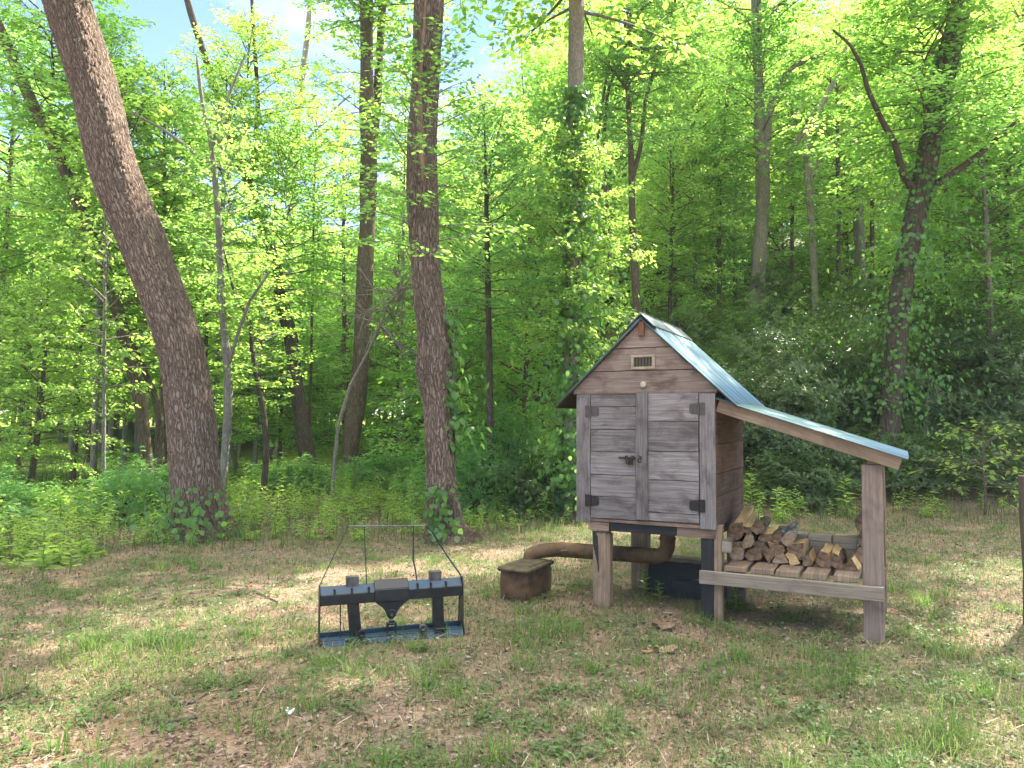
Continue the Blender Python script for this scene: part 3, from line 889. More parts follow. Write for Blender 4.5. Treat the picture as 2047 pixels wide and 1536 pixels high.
# ------------------------------------------------------------------ iron firebox with its flue pipe
def firebox():
    a, b = at_z(1010, 1203), at_z(1056, 1206)
    c = at_z(1106, 1182)
    ex = (b - a); ex = ex / np.linalg.norm(ex)
    base = (a + c) / 2
    rz = math.atan2(c[1] - b[1], c[0] - b[0])           # long side runs back to the right
    lx = float(np.linalg.norm(c - b)) * 1.0
    root = thing('firebox', 'rusty iron firebox with a heavy lid and thick flue pipe running under the smokehouse', 'stove', (0, 0, 0), 0)
    bx = np.array([cos(rz), sin(rz)]); by = np.array([-sin(rz), cos(rz)])
    w = .30
    org = np.array([b[0], b[1]])
    P = lambda s, t, z: (org[0] + bx[0] * s + by[0] * t, org[1] + bx[1] * s + by[1] * t, z)
    m = MB(1)
    # bulging body, rounded corners, ring by ring
    rings = [(-.04, .93), (.0, .95), (.06, .98), (.14, 1.0), (.21, .985), (.262, .95)]
    n = 20
    def ring(sc, z, sx=lx, sy=w, p=11.0):
        out = []
        for k in range(n * 2):
            t = 2 * pi * k / (n * 2)
            cx, sy_ = cos(t), sin(t)
            ex_ = math.copysign(abs(cx) ** (2 / p), cx) * sx / 2 * sc
            ey_ = math.copysign(abs(sy_) ** (2 / p), sy_) * sy / 2 * sc
            out.append(P(sx / 2 + ex_ - (sx - lx) / 2, w / 2 + ey_, z))
        return out
    def loft(mb, rr, cap=True):
        N = n * 2
        vs = [v for r in rr for v in r]
        fs, uv = [], []
        for i in range(len(rr) - 1):
            for k in range(N):
                fs.append((i * N + k, i * N + (k + 1) % N, (i + 1) * N + (k + 1) % N, (i + 1) * N + k)); uv.append([(0, 0)] * 4)
        fs.append(tuple(reversed(range(N)))); uv.append([(0, 0)] * N)
        fs.append(tuple(range((len(rr) - 1) * N, len(rr) * N))); uv.append([(0, 0)] * N)
        mb._add(vs, fs, uv)
    loft(m, [ring(s, z) for z, s in rings])
    m.build('body', RUST, root, smooth=True)
    m = MB(2)
    loft(m, [ring(1.06, .253), ring(1.10, .262), ring(1.10, .275), ring(1.06, .284), ring(.86, .288), ring(.80, .300), ring(.5, .306)])
    m.build('lid', LIDIRON, root, smooth=True)
    # flue: up from the back of the lid, elbow, long run, elbow up into the floor
    s0 = np.array(P(lx * .78, w * .62, .29))
    u1, z1 = on_v(1122, 1099, .42)
    u2, z2 = on_v(1308, 1112, .42)
    pa = np.array(shed_w(u1, .42, z1)); pb = np.array(shed_w(u2, .42, z2))
    up = np.array(shed_w(u2 + .12, .42, .66))
    def bez(p0, p1, p2, n=9): return [(1 - t) ** 2 * p0 + 2 * t * (1 - t) * p1 + t * t * p2 for t in np.linspace(0, 1, n)]
    pc = s0 + np.array([0, 0, 1]) * (z1 - .31)
    d = (pb - pa) / np.linalg.norm(pb - pa)
    c0 = np.array([s0[0], s0[1], z1 + .0])
    line1 = [s0 - [0, 0, .03], s0 + [0, 0, .01]] + bez(np.array([s0[0], s0[1], .31]), c0, pa)[1:]
    m = MB(3)
    m.tube(line1, .066, 20, cap=False)
    m.build('flue_elbow', RUSTPIPE, root, smooth=True)
    m = MB(4)
    m.tube([pa - d * .01, pa * .5 + pb * .5, pb], .0685, 20, cap=False)
    for f in (.0, .55, 1.0):
        q = pa + (pb - pa) * f
        m.tube([q - d * .008, q, q + d * .008], [.0695, .0725, .0695], 20, cap=False)
    m.build('flue_pipe', RUSTPIPE, root, smooth=True)
    ck = np.array([up[0], up[1], pb[2]])
    m = MB(5)
    line2 = bez(pb, ck, np.array([up[0], up[1], pb[2] + .13]), 6) + [up]
    m.tube(line2, .066, 20, cap=False)
    for q in (line2[1], line2[3], line2[5]):
        q = np.array(q)
    m.tube([np.array(line2[-2]) + [0, 0, .02], np.array(line2[-2]) + [0, 0, .045]], .071, 20, cap=False)
    m.build('flue_elbow', RUSTPIPE, root, smooth=True)
    hd = MB(6)   # little damper handle
    q = pa + d * .01
    hd.tube([q + [-.01, -.075, .0], q + [.0, -.10, .005], q + [.035, -.105, .012]], .007, 8)
    hd.build('damper_handle', BARESTEEL, root)
firebox()

# blackened boards lying under the smokehouse
m = MB(401); m.plank((0, 0, .14), [(1, 0, 0), (0, .25, 1), (0, -1, .25)], (.62, .30, .045), seg=8, jit=.004)
tag(m.build('charred_board', CHAR, None, .004, loc=tuple(shed_w(-.52, .80, 0)), rot=(0, 0, -TH)), 'wide blackened board standing on edge under the smokehouse', 'board')
m = MB(402); m.plank((0, 0, 0), [(1, 0, 0), (0, 1, .0), (0, 0, 1)], (.70, .13, .03), seg=6, jit=.003)
tag(m.build('plank', RAILWOOD, None, .003, loc=tuple(shed_w(-.42, .915, .305)), rot=(R(4), 0, -TH + .03)), 'grey plank lying level on top of the blackened board', 'plank')
m = MB(403); m.plank((0, 0, 0), [(1, 0, .35), (-.35, 0, 1), (0, -1, 0)], (.42, .16, .03), seg=4, jit=.003)
tag(m.build('plank', BROWNWOOD, None, .003, loc=tuple(shed_w(-.20, .76, .13)), rot=(0, 0, -TH)), 'brown plank propped aslant against the blackened board', 'plank')
m = MB(404); m.plank((0, 0, .07), [(1, 0, 0), (0, .1, 1), (0, -1, .1)], (.5, .17, .05), seg=6, jit=.004)
tag(m.build('charred_board', CHAR, None, .004, loc=tuple(shed_w(-.30, .70, 0)), rot=(0, 0, -TH + .05)), 'low blackened board at the foot of the propped brown plank', 'board')

# ------------------------------------------------------------------ loader mounting plate with wire guard, standing on the grass
def mount_plate():
    a, b = at_z(637, 1296), at_z(926, 1268)
    L = float(np.linalg.norm(b - a)); rz = math.atan2(b[1] - a[1], b[0] - a[0])
    root = thing('attachment_plate', 'black steel loader attachment plate with a wire guard standing on the grass', 'machine part', (a[0], a[1], 0), rz)
    bx = lambda mb, s0, s1, y0, y1, z0, z1, mi=0: mb.box((s0, y0, z0), (s1, y1, z1), 0, seg=1, jit=0, mi=mi)
    for s0, s1, pins in ((.008, .385, (.105, .225, .345)), (.635, L - .008, (.70, .80, .915))):
        m = MB(1); bx(m, s0, s1, .0, .010, .285, .358); m.build('beam', PLATE, root, .003)
        m = MB(2)   # upper lip sloping back
        m.prism([(s0, 0), (s1, 0), (s1, .075), (s0, .075)], lambda p, q, d: (p, .001 + q * .72 + d * .7, .3585 + q * .70 - d * .7), .008)
        lip = m.build('top_lip', PLATE_BLUE, root, .002)
        for s in pins:
            m = MB(2); m.box((s - .005, -.002, .358), (s + .005, .03, .395), 2, seg=1, jit=0); m.build('stud', PLATE, lip)
    m = MB(3)   # centre: thicker cover and the tongue with its eye
    bx(m, .3855, .6345, -.008, .012, .283, .372)
    m.prism([(.3855, .3725), (.6345, .3725), (.6345, .43), (.3855, .43)], lambda p, q, d: (p, .002 + (q - .3725) * .8 + d, q), .012)
    m.prism([(.392, .2825), (.415, .262), (.448, .238), (.468, .205), (.480, .172), (.498, .155), (.518, .155), (.535, .170), (.552, .205), (.575, .240), (.608, .264), (.630, .2825)], lambda p, q, d: (p, d, q), .012)
    m.build('tongue', PLATE, root, .003)
    m = MB(4)
    t = np.linspace(0, 2 * pi, 17)
    m.tube([(.508 + .021 * cos(x), -.003, .198 + .021 * sin(x)) for x in t], .008, 8, cap=False)
    m.tube([(.508, -.0015, .198), (.508, .011, .198)], .014, 12, mi=1)
    m.build('eye', [PLATE, BARESTEEL], root, smooth=True)
    for s0, s1, l in ((.196, .278, .022), (.815, .895, .012)):
        m = MB(5)
        m.prism([(s0, .2845), (s0 + l, .052), (s1 + l, .052), (s1, .2845)], lambda p, q, d: (p, .012 + d, q), .05)
        m.build('upright', PLATE, root, .004)
    m = MB(6)   # lower shelf and lip with slots
    bx(m, .008, L - .008, -.022, .075, .045, .053)
    m.prism([(.02, 0), (L - .01, 0), (L - .01, .052), (.02, .052)], lambda p, q, d: (p, -.056 + q * .62 + d * .5, .001 + q * .86 - d * .5), .007)
    bx(m, .008, L - .008, .067, .075, .0532, .085)
    m.build('lower_lip', PLATE_BLUE, root, .003)
    for s in (.27, .735):
        m = MB(7); m.prism([(s - .024, .012), (s + .024, .012), (s + .024, .046), (s - .024, .046)], lambda p, q, d: (p, -.056 + q * .62 - .004 + d, .001 + q * .86 + .002), .004)
        m.build('slot', VOID, root)
    m = MB(8); bx(m, .82, .905, -.05, .0, .0535, .072); m.build('lug', PLATE, root, .003)
    for s in (.292, .735):
        m = MB(9)
        m.tube([(s + .020 * cos(x), -.02, .0795 + .020 * sin(x)) for x in t], .009, 8, cap=False)
        m.tube([(s, -.01, .0795), (s, .03, .0795)], .016, 10)
        m.build('pin_ring', BARESTEEL if s > .5 else PLATE, root, smooth=True)
    m = MB(10)   # small clevis standing on the shelf
    bx(m, .474, .484, -.02, .02, .054, .135); bx(m, .533, .543, -.02, .02, .054, .135); bx(m, .4845, .5325, -.018, .018, .118, .130); bx(m, .49, .527, -.012, .012, .1305, .148)
    m.build('clevis', PLATE, root, .002)
    for s in (.0, L - .0075):
        m = MB(11); m.prism([(-.058, .004), (.08, .004), (.08, .41), (.02, .425), (-.004, .37), (-.016, .10)], lambda p, q, d: (s + d, p, q), .007)
        m.build('end_plate', PLATE, root, .002)
    m = MB(12); m.tube([(.150, .03, .05), (.146, .012, .285)], .004, 6); m.build('brace_rod', PLATE, root)
    m = MB(12); m.tube([(L - .03, .03, .05), (L - .028, .012, .285)], .005, 6); m.build('brace_rod', PLATE, root)
    for s in (.235, .845):
        m = MB(13)
        w = .043
        for (p, q, r_, t_) in ((-w, -w + .007, -.03, .03), (w - .007, w, -.03, .03)): m.box((s + p, .07 + r_, .375), (s + q, .07 + t_, .467), 2, seg=1, jit=0)
        m.box((s - w + .0071, .04, .46), (s + w - .0071, .10, .467), 0, seg=1, jit=0); m.box((s - w + .0071, .042, .375), (s + w - .0071, .046, .4599), 0, seg=1, jit=0)
        m.build('bracket', BARESTEEL, root, .002)
    # wire guard leaning back behind the lip
    B = .16
    T0, T1 = (.215, B, .81), (.79, B, .79)
    m = MB(14); m.tube([T0, T1], .0055, 8); m.build('guard_rail', m_simple('grey_rail', (.08, .09, .085), (.17, .19, .18), 20, .5, .5), root)
    m = MB(15); m.tube([(.0, .05, .41), (.10, .11, .60), T0], .0035, 6); m.build('guard_bar', PLATE, root)
    m = MB(15); m.tube([(.335, .05, .41), (.332, .11, .61), (.33, B, .805)], .0038, 6); m.build('guard_bar', PLATE, root)
    m = MB(15); m.tube([(.705, .05, .40), (.700, .08, .47), (.688, .11, .55), (.692, .13, .66), (.698, B, .795)], [.005, .006, .0075, .006, .005], 7); m.build('guard_bar', PLATE, root)
    m = MB(15); m.tube([(L - .005, .05, .42), (L - .03, .07, .46), (L - .09, .11, .55), (L - .15, .14, .65), (L - .21, .155, .75), T1], .0062, 7); m.build('guard_bar', PLATE, root)
mount_plate()

# dark post cut by the right edge of the view
m = MB(500)
q = []
for k in range(10):
    a = 2 * pi * k / 10
    q.append((cos(a), sin(a)))
m.tube([(0, 0, -.15), (.01, 0, .4), (.0, .01, .8), (-.015, 0, 1.17)], [.062, .058, .056, .052], 12)
p = at_z(2062, 1250)
tag(m.build('fence_post', m_wood('weathered_post', [(.25, (.03, .024, .02)), (.5, (.09, .07, .055)), (.75, (.16, .13, .105))]), None, .004, loc=tuple(p)), 'dark weathered round post standing alone at the right edge', 'post')

# ------------------------------------------------------------------ foliage builders
def leaf_geo(P, D, N, L, W=.5, fold=.12, droop=.12):
    """six-point folded leaves: P base, D towards the tip, N face normal, L length; returns verts, quads"""
    n = len(P)
    D = norm(D)
    Sd = norm(np.cross(N, D)); U = np.cross(D, Sd)
    L = np.broadcast_to(np.asarray(L, float), (n,))[:, None]
    w = L * W * .5
    f = L * fold
    V = np.stack([P,
                  P + D * L * .30 + Sd * w + U * f * .6,
                  P + D * L * .66 + Sd * w * .78 + U * f * .4 - U * L * droop * .4,
                  P + D * L - U * L * droop,
                  P + D * L * .66 - Sd * w * .78 + U * f * .4 - U * L * droop * .4,
                  P + D * L * .30 - Sd * w + U * f * .6], 1).reshape(-1, 3)
    b = (np.arange(n) * 6)[:, None]
    Q = np.concatenate([b + np.array([[0, 1, 2, 3]]), b + np.array([[0, 3, 4, 5]])], 0)
    return V, Q

def tube_np(path, rad, n=8, bumps=0.0, seed=0):
    path = np.asarray(path, float); rad = np.asarray(rad, float)
    m = len(path)
    T = norm(np.gradient(path, axis=0))
    ref = np.array([1.0, .2, .1]) if abs(T[0][0]) < .9 else np.array([0, 1.0, 0])
    A = np.empty_like(path)
    r = ref
    for i in range(m):
        r = r - T[i] * r.dot(T[i]); r = r / np.linalg.norm(r); A[i] = r
    B = np.cross(T, A)
    th = np.arange(n) * 2 * pi / n
    ln = np.concatenate([[0], np.cumsum(np.linalg.norm(np.diff(path, axis=0), axis=1))])
    rr = np.repeat(rad[:, None], n, 1)
    if bumps:
        q = np.random.default_rng(seed)
        for k in range(5):
            a, p, f = q.integers(2, 6), q.uniform(0, 6.3), q.uniform(.6, 3.5)
            rr = rr * (1 + bumps * .5 * np.sin(a * th[None] + p + f * ln[:, None]))
    V = path[:, None] + (A[:, None] * np.cos(th)[None, :, None] + B[:, None] * np.sin(th)[None, :, None]) * rr[..., None]
    bc = np.stack([np.cos(th)[None] * rr, np.sin(th)[None] * rr, np.repeat(ln[:, None], n, 1)], -1)
    i = (np.arange(m - 1)[:, None] * n + np.arange(n)[None]); j = (np.arange(m - 1)[:, None] * n + (np.arange(n)[None] + 1) % n)
    Q = np.stack([i, j, j + n, i + n], -1).reshape(-1, 4)
    return V.reshape(-1, 3), Q, bc.reshape(-1, 3)

class Geo:
    """accumulates leaves (material 0) and twigs (material 1)"""
    def __init__(self): self.V, self.Q, self.M, self.B, self.n = [], [], [], [], 0
    def add(self, V, Q, mi, bc=None):
        self.V.append(V); self.Q.append(Q + self.n); self.M.append(np.full(len(Q), mi)); self.n += len(V)
        self.B.append(np.zeros((len(V), 3)) if bc is None else bc)
    def mesh(self, name, mats):
        return mesh_np(name, np.concatenate(self.V), [np.concatenate(self.Q)], mats, np.concatenate(self.M), attrs={'bc': ('FLOAT_VECTOR', np.concatenate(self.B))})

def spray(g, r, start, d, length, leaf, step, depth=0):
    """a branch with alternating side twigs, leaves in a flattish plane"""
    d = d / np.linalg.norm(d)
    nseg = 6
    t = np.linspace(0, 1, nseg + 1)[:, None]
    side = np.cross(d, [0, 0, 1.0]); side = side / (np.linalg.norm(side) + 1e-9)
    bend = side * r.normal(0, .10) * length
    path = start + d * length * t + bend * t * t - np.array([0, 0, 1]) * (.16 * length) * t ** 2.2
    return path, side

def crown_geo(seed, H, R_, n_limb, leaf, z0=0.0, prof='oval', step=.05, elev=(5, 45), wood_r=.02, side_gap=.24, fill=1.0):
    r = np.random.default_rng(seed)
    g = Geo()
    LP, LD, LN, LL = [], [], [], []
    for i in range(n_limb):
        h = (i + r.uniform(.2, .8)) / n_limb
        if prof == 'oval': rad = R_ * (math.sin(pi * min(1, .18 + .8 * h)) ** .7)
        elif prof == 'cone': rad = R_ * (1.05 - .85 * h)
        else: rad = R_ * (.55 + .5 * math.sin(pi * h))
        rad *= r.uniform(.55, 1.12)
        az = i * 2.39996 + r.uniform(-.5, .5)
        el = R(elev[0] + (elev[1] - elev[0]) * h + r.uniform(-8, 12))
        d = np.array([cos(az) * cos(el), sin(az) * cos(el), sin(el)])
        start = np.array([0, 0, z0 + H * h * .86])
        path, side = spray(g, r, start, d, rad, leaf, step)
        V, Q, bc = tube_np(path, np.linspace(wood_r * (.5 + rad / R_ * .5), .004, len(path)), 5)
        g.add(V, Q, 1, bc)
        ns = max(2, int(rad / side_gap))
        sgn = 1
        for k in range(ns):
            t = (k + r.uniform(.2, .8)) / ns * .9 + .1
            if t < .22: continue
            x = t * (len(path) - 1); a = int(min(x, len(path) - 2)); p = path[a] + (path[a + 1] - path[a]) * (x - a)
            tan = path[a + 1] - path[a]; tan = tan / np.linalg.norm(tan)
            sgn = -sgn
            dd = tan * r.uniform(.5, .9) + side * sgn * r.uniform(.6, 1.0) + np.array([0, 0, r.normal(.02, .22)])
            dd = dd / np.linalg.norm(dd)
            ln = (.30 + .40 * rad * (1.05 - t)) * r.uniform(.65, 1.15)
            n = 4
            tt = np.linspace(0, 1, n)[:, None]
            sp = p + dd * ln * tt - np.array([0, 0, 1]) * .14 * ln * tt ** 2
            V, Q, bc = tube_np(sp, np.linspace(.006, .002, n), 3)
            g.add(V, Q, 1, bc)
            m = max(3, int(ln / step * fill))
            s = np.sort(r.uniform(.08, 1.0, m))
            q = p + dd * ln * s[:, None] - np.array([0, 0, 1]) * (.14 * ln * s ** 2)[:, None]
            sd = np.cross(dd, [0, 0, 1.0]); sd = sd / (np.linalg.norm(sd) + 1e-9)
            al = np.where(np.arange(m) % 2, 1, -1)[:, None]
            ld = dd * r.uniform(.3, .9, (m, 1)) + sd * al * r.uniform(.5, 1.0, (m, 1)) + np.stack([r.normal(0, .2, m), r.normal(0, .2, m), r.normal(-.22, .25, m)], 1)
            q = q + ld * .02 + r.normal(0, .045, (m, 3))
            LP.append(q); LD.append(ld); LN.append(np.array([0, 0, .8]) + r.normal(0, .62, (m, 3))); LL.append(leaf * r.uniform(.6, 1.25, m))
    V, Q = leaf_geo(np.concatenate(LP), np.concatenate(LD), norm(np.concatenate(LN)), np.concatenate(LL), .52, .10, .14)
    g.add(V, Q, 0)
    return g

def bush_geo(seed, Rx, H, n_tips, leaf, per=8):
    r = np.random.default_rng(seed)
    g = Geo()
    a = r.uniform(0, 2 * pi, n_tips); e = np.arcsin(r.uniform(.0, 1, n_tips)); q = r.uniform(.45, 1.0, n_tips) ** .6
    lump = 1 + .18 * np.sin(3 * a + seed) + .14 * np.sin(5 * e * 2 + 2 * a)
    T = np.stack([np.cos(a) * np.cos(e) * Rx * q * lump, np.sin(a) * np.cos(e) * Rx * q * lump, .12 + np.sin(e) * H * q * lump], 1)
    for i in range(0, n_tips, max(1, n_tips // 60)):
        b = np.array([T[i, 0] * .15, T[i, 1] * .15, 0.0])
        mid = (b + T[i]) / 2 + np.array([0, 0, .12 * H])
        path = np.stack([b, mid, T[i]])
        V, Q, bc = tube_np(path, [.016, .010, .004], 4); g.add(V, Q, 1, bc)
    out = norm(T * np.array([1, 1, .8]) + np.array([0, 0, .4]))
    P = np.repeat(T, per, 0); Ou = np.repeat(out, per, 0)
    n = len(P)
    v = r.normal(0, 1, (n, 3)); v = norm(v - Ou * (v * Ou).sum(1, keepdims=True))
    D = v * .9 + Ou * r.uniform(.1, .7, (n, 1))
    N = norm(Ou * 1.0 - v * .4 + r.normal(0, .25, (n, 3)))
    V, Q = leaf_geo(P + r.normal(0, .02, (n, 3)), D, N, leaf * r.uniform(.6, 1.2, n), .40, .08, .12)
    g.add(V, Q, 0)
    return g

TREE_M = [LEAF, BARK_BROWN]
CROWN = {}
def crown_mesh(key):
    if key in CROWN: return CROWN[key]
    kind, v = key
    if kind == 'under':
        me = crown_geo(100 + v, 6.0, 2.3, 64, .105, prof='oval', step=.0225, elev=(2, 52), side_gap=.19).mesh('crown_understory', [[LEAF, LEAF_Y, LEAF_B, LEAF][v % 4], BARK_BROWN])
    elif kind == 'thin':
        me = crown_geo(200 + v, 6.0, 1.7, 44, .11, prof='oval', step=.03, elev=(5, 58), side_gap=.2).mesh('crown_thin', [[LEAF_Y, LEAF][v % 2], BARK_GREY])
    elif kind == 'canopy':
        me = crown_geo(300 + v, 8.0, 3.4, 70, .15, prof='oval', step=.030, elev=(5, 60), wood_r=.045, side_gap=.26).mesh('crown_canopy', [[LEAF_Y, LEAF][v % 2], BARK_GREY])
    elif kind == 'bush':
        me = bush_geo(400 + v, 1.25, 1.7, 2600, .07).mesh('crown_bush', [LAUREL if v < 3 else LEAF_B, BARK_DARK])
    CROWN[key] = me
    return me

# ------------------------------------------------------------------ trees one can tell apart
def trunk_mesh(pts, widths, bark, n=16, base_flare=1.5, top=None, branches=(), bumps=.06, seed=0, fine=1):
    """pts world points from the foot up, widths diameters"""
    pts = np.asarray(pts, float); w = np.asarray(widths, float) / 2
    ln = np.concatenate([[0], np.cumsum(np.linalg.norm(np.diff(pts, axis=0), axis=1))])
    s = np.linspace(0, ln[-1], max(12, int(ln[-1] / (.18 / fine))))
    # smooth interpolation (Catmull-Rom through the points)
    def interp(vals):
        vals = np.asarray(vals, float)
        d = np.gradient(vals, ln, axis=0)
        i = np.clip(np.searchsorted(ln, s, 'right') - 1, 0, len(ln) - 2)
        h = ln[i + 1] - ln[i]; t = (s - ln[i]) / h
        if vals.ndim == 2: t, h = t[:, None], h[:, None]
        return (2 * t ** 3 - 3 * t ** 2 + 1) * vals[i] + (t ** 3 - 2 * t ** 2 + t) * h * d[i] + (-2 * t ** 3 + 3 * t ** 2) * vals[i + 1] + (t ** 3 - t ** 2) * h * d[i + 1]
    P, W = interp(pts), np.maximum(interp(w), .004)
    W = W * (1 + (base_flare - 1) * np.exp(-np.maximum(s - .25, 0) / .22))
    g = Geo()
    V, Q, bc = tube_np(P, W, n, bumps, seed)
    g.add(V, Q, 0, bc)
    for bp, bw in branches:
        bp = np.asarray(bp, float)
        t = np.linspace(0, 1, len(bp)); tt = np.linspace(0, 1, 4 * len(bp))
        B = np.stack([np.interp(tt, t, bp[:, k]) for k in range(3)], 1)
        V, Q, bc = tube_np(B, np.interp(tt, t, np.asarray(bw) / 2), max(6, n // 2), bumps, seed + 3)
        g.add(V, Q, 0, bc)
    me = g.mesh('trunk', [bark])
    me.polygons.foreach_set('use_smooth', np.ones(len(me.polygons), bool))
    return me

def px_tree(label, dist, px, bark, height, foot=None, crowns=(), branches=(), group=None, n=14, flare=1.5, bumps=.06, cat='tree', fine=1, name='tree', lean_y=0.0):
    """px: (x, y, width) in the photograph from the foot upwards; the stem goes on to its full height above the frame"""
    P, W = [], []
    for i, (x, y, w) in enumerate(px):
        p = at_y(x, y, dist); p[1] += lean_y * p[2]
        P.append(p); W.append(w / F_PX * dist)
    g0 = float(gz(P[0][0], P[0][1]))
    if P[0][2] > g0 + .02:
        d = P[1] - P[0]; d = d / max(d[2], .2)
        f = P[0] - d * (P[0][2] - g0); P.insert(0, f); W.insert(0, W[0] * 1.1)
    else:
        P[0][2] = g0
    P.insert(0, P[0] - np.array([0, 0, .25])); W.insert(0, W[0])
    if P[-1][2] < height:
        d = P[-1] - P[-3]; d = d / np.linalg.norm(d); d = d * np.array([.7, .7, 1]); d = d / d[2]
        p0, w0, h0 = P[-1], W[-1], P[-1][2]
        for k in (1, 2, 3):
            P.append(p0 + d * (height - h0) * k / 3); W.append(w0 * (1 - .28 * k))
    root = thing(name, label, cat, tuple(P[1]), 0, group)
    o0 = np.array(P[1])
    br = [([at_y(x, y, dist + dy) - o0 for x, y, w, dy in b], [w / F_PX * dist for x, y, w, dy in b]) for b in branches]
    link('trunk', trunk_mesh(np.array(P) - o0, W, bark, n, flare, branches=br, bumps=bumps, seed=int(dist * 10), fine=fine), root)
    PP = np.array(P) - o0
    for (kind, v, z, sx, sz, rot) in crowns:
        zz = z - o0[2]
        at = [np.interp(zz, PP[:, 2], PP[:, k]) for k in range(2)]
        link('crown', crown_mesh((kind, v)), root, (at[0], at[1], zz), (0, 0, rot), (sx, sx, sz))
    return root, np.array(P)

T1, T1P = px_tree('big furrowed trunk leaning left, the thickest tree, in the left of the photo', 10.3,
    [(405, 1070, 100), (393, 973, 93), (380, 822, 90), (354, 671, 89), (296, 513, 88), (229, 342, 88), (196, 205, 91), (134, 0, 88), (118, -60, 86)],
    BARK_OAK, 14.5, n=96, fine=7, flare=1.5, bumps=.03, crowns=[('canopy', 0, 8.6, .8, .8, 0.4)])
T2, T2P = px_tree('furrowed middle trunk with a swollen burl and a pale bark scar, ivy at its foot', 10.05,
    [(893, 1074, 74), (885, 1011, 62), (880, 898, 58), (873, 800, 57), (869, 765, 66), (868, 735, 74), (870, 705, 71), (867, 671, 64), (857, 600, 60), (850, 520, 58), (845, 413, 62), (844, 308, 60), (851, 150, 57), (858, 0, 59), (862, -60, 56)],
    BARK_OAK, 14, n=96, fine=7, flare=1.7, bumps=.035, crowns=[('canopy', 1, 8.6, 1.1, .9, 1.1), ('thin', 1, 3.6, .85, .62, 2.2)])
# the stripped strip of bare wood high on the middle trunk
def scar():
    pts = [(848, 372, 5), (847, 335, 11), (845, 280, 12), (842, 215, 9), (845, 150, 7), (852, 60, 6), (855, 10, 5)]
    V, Q = [], []
    T = []
    for x, y, w in pts:
        p = at_y(x, y, 10.05); c = np.array([np.interp(p[2], T2P[:, 2], T2P[:, k]) for k in range(2)])
        rad = .205
        dx = p[0] - c[0]; hw = w / F_PX * 10 / 2
        T.append([(c[0] + dx + s * hw, c[1] - math.sqrt(max(rad ** 2 - (dx + s * hw) ** 2, .001)) - .016 * (1 - abs(s)) - .0, p[2]) for s in (-1, -.4, .4, 1)])
    mb = MB(3)
    vs = [v for t in T for v in t]; base = T2.location
    vs = [tuple(np.array(v) - np.array(base)) for v in vs]
    fs, uv = [], []
    for i in range(len(T) - 1):
        for k in range(3):
            fs.append((i * 4 + k, i * 4 + k + 1, i * 4 + k + 5, i * 4 + k + 4)); uv.append([(i * .5, k * .03), (i * .5, k * .03 + .03), (i * .5 + .5, k * .03 + .03), (i * .5 + .5, k * .03)])
    mb._add(vs, fs, uv)
    o = mb.build('bark_scar', m_wood('bare_stripped_wood', [(.25, (.13, .075, .05)), (.5, (.25, .165, .11)), (.75, (.36, .26, .18))], stain_amt=.5), T2)
    md = o.modifiers.new('t', 'SOLIDIFY'); md.thickness = .03; md.offset = -1
scar()
px_tree('tall grey double trunk forking near the top, with dark foot, left of the middle trunk', 19.5,
    [(692, 955, 40), (703, 880, 37), (712, 800, 36), (721, 731, 34), (724, 671, 33), (731, 520, 33), (736, 400, 32), (737, 300, 36), (733, 150, 27), (733, 0, 25), (733, -80, 22)],
    BARK_BROWN, 19, flare=1.2, crowns=[('thin', 0, 8.0, 1.3, 1.0, .4), ('canopy', 1, 12, .9, .8, .3)],
    branches=[[(741, 310, 20, 0), (752, 240, 18, .2), (757, 130, 17, .3), (765, 0, 15, .4), (772, -120, 12, .5)]])
px_tree('dark crooked tree leaning left with leafy stem and dark foot', 19.8,
    [(623, 952, 40), (612, 900, 33), (600, 820, 29), (589, 746, 27), (580, 671, 26), (566, 614, 25), (553, 543, 23), (525, 450, 19), (497, 370, 17), (470, 300, 15), (440, 205, 14), (405, 100, 13), (372, -10, 12)],
    BARK_DARK, 14, crowns=[('under', 0, 4.4, .85, .95, 2.4), ('under', 1, 8.0, 1.0, .8, 1.1)],
    branches=[[(497, 370, 13, 0), (510, 300, 11, .1), (516, 200, 9, .2), (508, 80, 8, .2), (500, -60, 7, .3)]])
px_tree('slender pale grey sapling close behind the big leaning trunk, forked like a Y', 13.4,
    [(444, 975, 17), (450, 900, 16), (456, 800, 18), (454, 720, 17), (446, 640, 14), (441, 540, 13), (436, 430, 13), (428, 340, 11), (422, 290, 9), (404, 200, 7), (395, 130, 5)],
    BARK_GREY, 8.2, crowns=[('thin', 1, 3.3, .75, .75, 1.0)], flare=1.15,
    branches=[[(422, 300, 8, 0), (440, 240, 6, .1), (462, 180, 5, .2), (490, 110, 4, .3)], [(455, 735, 9, 0), (478, 660, 7, -.1), (500, 600, 6, -.2), (545, 535, 4, -.3)],
              [(428, 340, 8, 0), (370, 290, 7, .2), (320, 255, 6, .3), (262, 225, 5, .4)]])
px_tree('thin dark sapling with bare lower stem between the leaning trunk and the crooked tree', 14.0,
    [(527, 985, 13), (532, 900, 12), (526, 820, 11), (514, 760, 10), (504, 700, 9), (498, 640, 7), (470, 590, 5), (455, 530, 4)],
    BARK_DARK, 5.0, crowns=[('thin', 0, 1.9, .7, .5, 2.0)], flare=1.1)
px_tree('tree with brown lit trunk leaning left behind the left edge foliage', 14.6,
    [(302, 1003, 22), (297, 940, 20), (290, 880, 21), (280, 800, 27), (266, 740, 27), (240, 640, 25), (222, 570, 26), (200, 520, 24), (165, 430, 22), (115, 310, 22), (62, 200, 21), (0, 60, 20), (-40, -40, 18)],
    BARK_BROWN, 12, crowns=[('under', 1, 3.6, .95, .9, 1.4), ('under', 0, 7.0, 1.0, .8, 0)])
